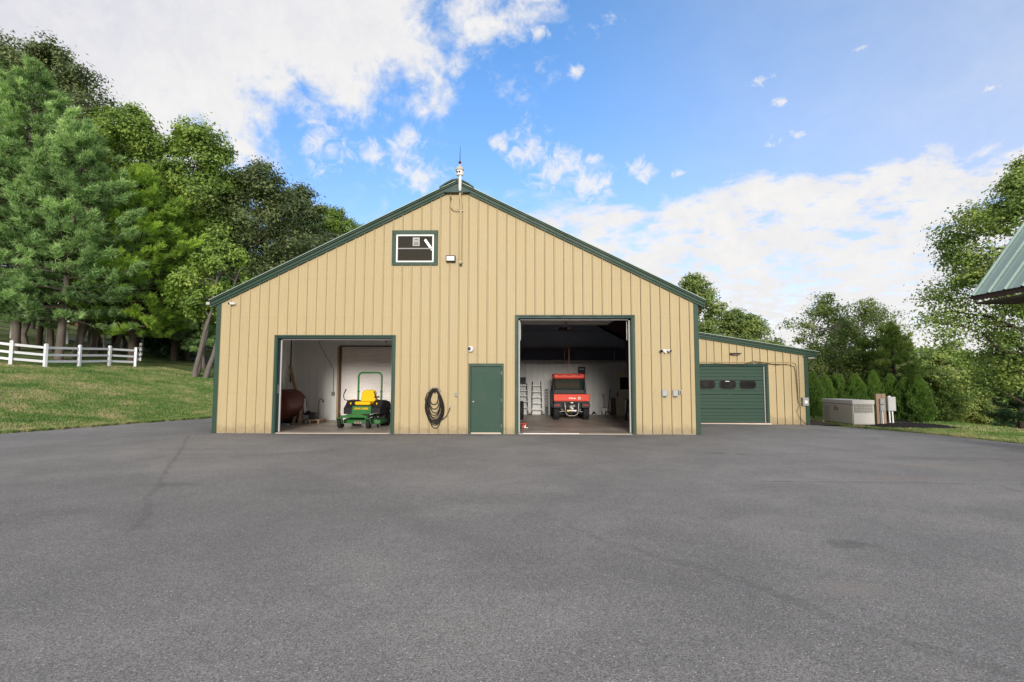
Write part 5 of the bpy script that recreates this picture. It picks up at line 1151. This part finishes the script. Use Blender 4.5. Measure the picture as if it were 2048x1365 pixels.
def pine(name, label, loc, Hh, zb, Rm, m, bk, seed, group=None, ntuft=1.0, tl=.34, tw=.05, prof=((0, .82), (.12, 1), (.45, .8), (.8, .42), (1, .06)), tr=.26, rise=.28, dens=6, cat='tree', whorl=.55, lean_=(0, 0)):
    rng = np.random.default_rng(seed); t = thing(name, label, cat, loc, 0, group); mb = MB()
    mb.tube([(lean_[0]*k/8, lean_[1]*k/8, -.3+(Hh+.1)*k/8) for k in range(9)], [tr*(1-.9*k/8) for k in range(9)], 9)
    P = []; D = []; RR = []; z = zb; pz, pr = [p[0] for p in prof], [p[1] for p in prof]; az = 0
    while z < Hh-.2:
        k = (z-zb)/(Hh-zb); R0 = np.interp(k, pz, pr)*Rm
        for b in range(dens):
            az += 2.39996; a = az+rng.normal()*.2; L = R0*(.62+.5*rng.random()); zz0 = z+rng.random()*whorl
            d = np.array([math.cos(a), math.sin(a), 0]); ri = rise*(-.25+1.7*k**.7)+rng.normal()*.06
            def pos(s): return np.array([lean_[0]*zz0/Hh, lean_[1]*zz0/Hh, zz0])+d*L*s+np.array([0, 0, L*(ri*s - .12*s*(1-s)*2 + .10*s**3)])
            mb.tube([tuple(pos(s)) for s in (0, .5, 1)], [.012+.012*L, .008+.005*L, .006], 4)
            ns = max(2, int((L*1.75+1)*ntuft)); side = np.array([-d[1], d[0], 0])
            bt = rng.normal(.40, .16)
            for _ in range(ns):
                s = .30+.72*rng.random()**.6; wsd = (1.1-s)*L*.55; sgn = rng.choice([-1, 1])*rng.random()**.7
                q0 = pos(max(s-.12, 0)); q1 = pos(s)+side*sgn*wsd+np.array([0, 0, .05+rng.normal()*.06])
                ax = nrm((q1-q0)[None])[0]
                for _k in range(9):
                    f_ = rng.random(); p = q1-ax*(f_*.55)+rng.normal(size=3)*np.array([.10, .10, .06])
                    P.append(p); D.append(ax*.9+d*.3+np.array([0, 0, .35])); RR.append(bt+(s-.65)*.5-f_*.22+rng.normal()*.07)  # tuft tone painted lighter at branch tips, darker inward, imitating light and shade
        z += whorl*(1-.35*k)
    # leader
    for s in np.linspace(0, 1, 14): P.append(np.array([lean_[0], lean_[1], Hh-.9+s*.9])+rng.normal(size=3)*.08); D.append(np.array([0, 0, 1.])); RR.append(.6)
    P = np.array(P); D = nrm(np.array(D)); RR = np.array(RR); n = len(P); nn = 11
    Pn = np.repeat(P, nn, 0); dn = nrm(np.repeat(D, nn, 0)+rng.normal(size=(n*nn, 3))*.62); Ln = tl*(.55+.6*rng.random((n*nn, 1)))
    sd = nrm(np.cross(dn, rng.normal(size=(n*nn, 3))))*tw/2
    Pn = Pn+rng.normal(size=(n*nn, 3))*.05
    V = np.stack([Pn-sd, Pn+sd, Pn+dn*Ln], 1).reshape(-1, 3); F = np.arange(3*n*nn).reshape(-1, 3)
    mb.build('trunk', bk, t); np_mesh('crown', V, F, m, t, np.clip(np.repeat(RR, nn)+rng.normal(size=n*nn)*.12, 0, 1))
    return t
def place(px, depth): 
    x, y = at(px, depth); return (x, y, float(H(x, y))-.02)
def copy_thing(o, loc, rz=0, sc=1, label=None):
    c = o.copy(); COL.objects.link(c); c.location = loc; c.rotation_euler = (0, 0, rz); c.scale = (sc, sc, sc) if not isinstance(sc, tuple) else sc
    for ch in list(o.children):
        k = ch.copy(); COL.objects.link(k); k.parent = c
    if label: c['label'] = label
    return c
GP = 'white pines behind the rail fence'
GD = 'broadleaf trees behind the pines'
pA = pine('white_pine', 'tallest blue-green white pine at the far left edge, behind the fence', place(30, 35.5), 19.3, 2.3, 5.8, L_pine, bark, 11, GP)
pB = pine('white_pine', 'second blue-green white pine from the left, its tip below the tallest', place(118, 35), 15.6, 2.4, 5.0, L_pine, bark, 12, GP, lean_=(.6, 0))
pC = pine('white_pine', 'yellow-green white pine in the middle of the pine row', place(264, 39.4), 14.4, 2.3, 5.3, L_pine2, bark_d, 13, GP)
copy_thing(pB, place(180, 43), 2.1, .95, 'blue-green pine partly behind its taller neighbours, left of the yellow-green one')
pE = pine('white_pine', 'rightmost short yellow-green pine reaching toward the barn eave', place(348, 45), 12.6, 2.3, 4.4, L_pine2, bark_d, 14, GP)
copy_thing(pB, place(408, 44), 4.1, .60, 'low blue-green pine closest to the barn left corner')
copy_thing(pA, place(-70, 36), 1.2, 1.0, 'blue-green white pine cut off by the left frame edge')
copy_thing(pC, place(325, 47), 1.9, 1.0, 'yellow-green pine behind the two front yellow-green pines')
# bare lower trunks of the close-planted row
GT = 'close-planted pine trunks behind the white fence'
for i, (px, dp, hh, ln, r) in enumerate(((54, 38, 8, .3, .22), (78, 37.5, 8, .9, .2), (100, 38, 8, .2, .24), (113, 40, 8, .5, .18), (147, 36.5, 8, .2, .27), (158, 37.5, 8, 1.0, .22), (180, 38.5, 8, .6, .2), (203, 39.5, 7, .1, .2), (226, 41, 7, .7, .2), (243, 42, 7, .1, .15), (272, 44, 7, .2, .2))):
    loc = place(px, dp); rng_ = np.random.default_rng(40+i); t = thing('pine_trunk_tree', 'slim pine trunk behind the fence, %s of the eleven counted from the left' % ['first', 'second', 'third', 'fourth', 'fifth', 'sixth', 'seventh', 'eighth', 'ninth', 'tenth', 'last'][i], 'tree', loc, 0, GT)
    mb = MB(); limb(mb, (0, 0, -.3), (ln, .2, hh), r*.95, r*.6, rng_, 0, 6, 9)
    for q in range(5): z_ = 3+q*.9; a_ = q*2.4; limb(mb, (ln*z_/hh, .2*z_/hh, z_), (ln*z_/hh+math.cos(a_)*1.2, math.sin(a_)*1.2, z_+.3), .04, .015, rng_, 0, 3, 5)
    mb.build('trunk', bark_d if i % 2 else bark, t)
    P0 = rng_.normal(size=(260, 3))*np.array([1.1, 1.1, .9])+np.array([ln, .2, hh-.8]); D0 = nrm(P0-np.array([ln, .2, hh-2])); nn = 10
    Pn = np.repeat(P0, nn, 0); dn = nrm(np.repeat(D0, nn, 0)+rng_.normal(size=(2600, 3))*.7); sd = nrm(np.cross(dn, rng_.normal(size=(2600, 3))))*.025
    np_mesh('crown', np.stack([Pn-sd, Pn+sd, Pn+dn*.32], 1).reshape(-1, 3), np.arange(7800).reshape(-1, 3), L_pine, t, rng_.random(2600)*.7)
# broadleaf row
dk = dict(group=GD)
D1 = broadleaf('oak_tree', 'dark tall oak showing above the pines at the far left', 'tree', place(60, 50), 27.5, 9, 7.0, L_dark, bark_d, 21, nl=34, nc=12, nleaf=80, lsize=(.32, .17), **dk)
D2 = broadleaf('oak_tree', 'bright green oak crown rising between pine tips, third tree from left', 'tree', place(232, 46), 20.8, 5, 6.2, L_oak, bark_d, 22, nl=36, nc=12, nleaf=80, lsize=(.30, .16), **dk)
D3 = broadleaf('oak_tree', 'tall bright oak with pointed twin top left of the dark oak', 'tree', place(375, 47), 21.2, 4.5, 5.2, L_oak, bark_d, 23, nl=36, nc=12, nleaf=80, lsize=(.30, .16), prof=((0, .8), (.25, 1), (.5, .95), (.75, .75), (1, .3)), **dk)
D4 = broadleaf('oak_tree', 'dark olive oak just behind the left eave of the barn', 'tree', place(500, 50), 18.6, 3, 5.6, L_dark, bark, 24, nl=40, nc=12, nleaf=80, lsize=(.30, .16), prof=((0, .8), (.25, 1), (.5, 1), (.75, .8), (1, .3)), **dk)
D5 = broadleaf('oak_tree', 'olive oak above the left roof slope, next right of the darkest', 'tree', place(588, 57), 19.2, 3, 5.0, L_dark, bark, 25, nl=34, nc=12, nleaf=75, lsize=(.32, .17), **dk)
copy_thing(D2, place(655, 66), .8, (.9, .9, .93), 'green oak second from the right along the roof slope')
copy_thing(D3, place(705, 77), 2.6, (.95, .95, .93), 'rightmost small green oak where the tree line meets the roof')
copy_thing(D4, place(420, 60), 1.7, 1.05, 'dark oak crown behind the bright twin topped oak')
copy_thing(D1, place(-60, 52), 2.2, 1.02, 'dark oak crown at the left frame edge behind the pines')
copy_thing(D5, place(310, 58), 1.1, 1.0, 'olive oak in the gap behind the two bright oaks')
copy_thing(D2, place(160, 56), 2.9, 1.1, 'tall oak filling the gap behind the second pine')
# leaning grey trunks by the barn
lt = broadleaf('leaning_maple', 'cluster of leaning pale grey trunks beside the barn left corner', 'tree', place(398, 38.5), 9.5, 4.2, 2.9, L_oak, mat('bark_pale', (.15, .135, .12), .85, 0, .3, 2, .6, 14), 31, nl=18, nc=9, nleaf=60, lsize=(.26, .14), trunks=4, lean_=(1.8, 0), tr=.26)
# shrubs by the driveway
GB = 'garden shrubs below the far driveway'
sb = broadleaf('garden_shrub', 'rounded dark green shrub, the tallest in the middle of the driveway shrubs', 'shrub', place(340, 46), 2.6, .2, 1.5, L_spruce, bark_d, 51, nl=14, nc=8, nleaf=60, lsize=(.14, .08), group=GB, tr=.06)
for px, dp, s, lb in ((305, 47, .8, 'second from the left'), (322, 50, .9, 'third from the left, set back'), (362, 47, .85, 'just right of the tallest'), (290, 52, .7, 'smallest, at the left end'), (378, 50, 1.1, 'widest, at the right end')): copy_thing(sb, place(px, dp), px*.1, s, 'rounded dark green driveway shrub, ' + lb)
# ---------------- right side
rmap = broadleaf('maple_tree', 'large maple with airy spreading crown at the right edge above the shed', 'tree', place(2098, 23), 12.0, 2.1, 4.5, L_maple, bark_d, 61, nl=70, nc=15, nleaf=62, lsize=(.14, .085), rlobe=.20, spread=.40, prof=((0, .78), (.15, .98), (.4, 1), (.7, .72), (1, .12)), depth_fill=.35, tr=.22, droop=.15)
GBI = 'birches beyond the generator'
b1 = broadleaf('birch_tree', 'leftmost white-trunked birch right of the lean-to roof', 'tree', place(1648, 36), 8.9, 2.2, 2.9, L_birch, bark_b, 71, nl=32, nc=9, nleaf=34, lsize=(.15, .09), group=GBI, trunks=2, tr=.13, rlobe=.27, spread=.36, droop=.3, depth_fill=.3)
b2 = broadleaf('birch_tree', 'broad spreading birch behind the wooden utility post', 'tree', place(1742, 38), 9.2, 2.6, 3.3, L_birch, bark_b, 72, nl=34, nc=9, nleaf=34, lsize=(.15, .09), group=GBI, trunks=2, tr=.12, rlobe=.27, spread=.36, droop=.3, depth_fill=.3)
b3 = broadleaf('birch_tree', 'slim middle birch between the leftmost and the broad one', 'tree', place(1692, 37), 7.6, 2.2, 2.4, L_birch, bark_b, 73, nl=28, nc=10, nleaf=40, lsize=(.15, .09), group=GBI, tr=.10, rlobe=.28, spread=.36, droop=.3, depth_fill=.3)
c1 = broadleaf('poplar_tree', 'tall poplar rising behind the lean-to roof next to the barn', 'tree', place(1394, 34), 9.0, 1.5, 2.6, L_birch, bark, 74, nl=34, nc=10, nleaf=52, lsize=(.17, .10), tr=.16, rlobe=.32, prof=((0, .9), (.3, 1), (.6, .8), (.8, .55), (1, .2)))
copy_thing(c1, place(1466, 36), 2.0, (1.15, 1.15, .86), 'lower poplar right of the tallest behind the lean-to')
copy_thing(b3, place(1508, 36), 1.0, (1, 1, .98), 'small airy tree at the right end of the clump behind the lean-to')
# arborvitae row
def arbor(seed, h=2.05, r=.48):
    rng = np.random.default_rng(seed); n = 15000
    k = rng.random(n)**.8; a = rng.random(n)*2*np.pi; pr = np.interp(k, [0, .08, .3, .6, .85, 1], [.72, .92, 1, .78, .40, .05])*r
    lump = 1+.13*np.sin(a*4+k*11+seed)+.09*np.sin(a*7-k*19)+.06*np.sin(k*31+a*2); rr = pr*lump*(.55+.45*rng.random(n)**.35)
    P = np.stack([np.cos(a)*rr, np.sin(a)*rr, .06+k*h], 1)+rng.normal(size=(n, 3))*.012
    D = nrm(np.stack([np.cos(a)*.45, np.sin(a)*.45, np.full(n, 1.)], 1)+rng.normal(size=(n, 3))*.25); sd = nrm(np.cross(D, rng.normal(size=(n, 3))))*.016
    L = (.07+.05*rng.random((n, 1)))
    V = np.stack([P-sd, P+sd, P+D*L], 1).reshape(-1, 3)
    return V, np.arange(3*n).reshape(-1, 3), np.clip(.25+.35*k+rng.normal(size=n)*.18+.1*(rr/np.maximum(pr, .01)-.7), 0, 1)  # tone graded lighter towards the top and outer tips, plus noise
av = [arbor(80), arbor(81, 1.93, .54), arbor(82, 2.14, .44)]; avm = []
GA = 'arborvitae hedge row'
AL = ['leftmost arborvitae, beside the lean-to corner', 'second arborvitae from the lean-to corner', 'slim third arborvitae from the lean-to corner', 'narrow arborvitae behind the left half of the generator', 'arborvitae behind the middle of the generator', 'arborvitae directly behind the wooden utility post', 'arborvitae just right of the grey switch box', 'second arborvitae from the right end, on the mulch', 'rightmost arborvitae of the hedge, full and conical']
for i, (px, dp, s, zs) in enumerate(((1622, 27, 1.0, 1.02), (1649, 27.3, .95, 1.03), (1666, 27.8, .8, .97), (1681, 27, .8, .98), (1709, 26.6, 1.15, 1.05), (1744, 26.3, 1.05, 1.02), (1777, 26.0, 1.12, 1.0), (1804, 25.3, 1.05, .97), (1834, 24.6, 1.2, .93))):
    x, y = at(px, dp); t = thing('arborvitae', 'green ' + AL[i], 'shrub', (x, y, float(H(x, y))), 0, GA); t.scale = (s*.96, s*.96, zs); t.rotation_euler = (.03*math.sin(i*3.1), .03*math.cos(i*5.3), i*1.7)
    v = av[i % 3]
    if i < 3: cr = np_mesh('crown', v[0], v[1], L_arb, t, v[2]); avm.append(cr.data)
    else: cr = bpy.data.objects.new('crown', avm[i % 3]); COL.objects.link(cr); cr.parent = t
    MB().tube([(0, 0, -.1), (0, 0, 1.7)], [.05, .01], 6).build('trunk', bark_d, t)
# woods beyond the right lawn
GW = 'trees massed in the woods beyond the right lawn'
w1 = broadleaf('woodland_tree', 'one of the yellow-green trees massed in the woods beyond the right lawn', 'tree', place(1885, 36), 4.2, .4, 2.3, L_brush, bark, 91, nl=30, nc=10, nleaf=55, lsize=(.15, .09), group=GW, tr=.08, trunks=2)
w2 = broadleaf('woodland_tree', 'one of the green trees massed in the woods beyond the right lawn', 'tree', place(1945, 42), 5.2, .5, 2.7, L_maple, bark, 92, nl=30, nc=10, nleaf=55, lsize=(.17, .10), group=GW+' (greener)', tr=.09, trunks=2)
rr = random.Random(9)
for i in range(26):
    px = 1765+rr.random()*420; dp = 38+rr.random()*30; src = w1 if rr.random() < .5 else w2
    copy_thing(src, place(px, dp), rr.random()*6, .9+rr.random()*.5+(dp-38)*.012)
for i in range(12):
    px = 1560+rr.random()*270; dp = 44+rr.random()*14
    copy_thing(w2, place(px, dp), rr.random()*6, 1.25+rr.random()*.4)
for i in range(9): copy_thing(w1 if i % 2 else w2, place(1850+i*26+rr.random()*10, 33.5+rr.random()*3), rr.random()*6, .62+rr.random()*.2)
for i in range(8): copy_thing(w2, place(1330+i*34, 50+rr.random()*6), rr.random()*6, 1.3+rr.random()*.3)
sp = pine('spruce_tree', 'dark spruce at the right edge below the maple crown', place(2035, 29), 4.6, .2, 1.9, L_spruce, bark_d, 95, None, .8, .2, .04, rise=-.05, whorl=.34)
GS = 'dark conifers behind the hedge'
s1 = pine('dark_pine', 'dark green pine behind the broad birch, left of the woods gap', place(1785, 34), 5.9, .6, 2.3, L_maple, bark_d, 96, GS, .9, .26, .05)
copy_thing(s1, place(1725, 36), 1.3, .95, 'dark green pine filling between the birch trunks'); copy_thing(s1, place(1812, 40), 2.3, .72, 'dark green pine at the right end of the birch clump'); copy_thing(s1, place(1660, 39), 2.9, .85, 'low dark pine behind the leftmost birch')
# far tree line: uncountable woods on the horizon
def far_woods():
    rng = np.random.default_rng(77); P = []; N_ = []; RR = []
    for i in range(420):
        a = -1.25+2.5*rng.random(); d = 95+70*rng.random(); x, y = CP.x+math.sin(a)*d, CP.y+math.cos(a)*d; z = float(H(x, y)); h = 7+4*rng.random(); r = 3+2*rng.random()
        if -12 < x < 26 and y < 40: continue
        n = 260; g3 = nrm(rng.normal(size=(n, 3)))*(.6+.4*rng.random((n, 1)))*np.array([r, r, h*.5]); P.append(g3+np.array([x, y, z+h*.5])); N_.append(nrm(g3)+np.array([0, 0, .5])+rng.normal(size=(n, 3))*.4); RR.append(np.clip(rng.normal(.5, .2)+rng.normal(size=n)*.15, 0, 1))
    V, F = leaves(np.concatenate(P), np.concatenate(N_), 1.1, .8, rng)
    tag(np_mesh('far_woods', V, F, L_brush, None, np.concatenate(RR)), kind='stuff')
far_woods()
# twigs and dead leaves on the lawn edge by the barn foot
tris = sum(len(o.data.polygons) for o in bpy.data.objects if o.type == 'MESH')
print('faces', tris, 'objects', len(bpy.data.objects))
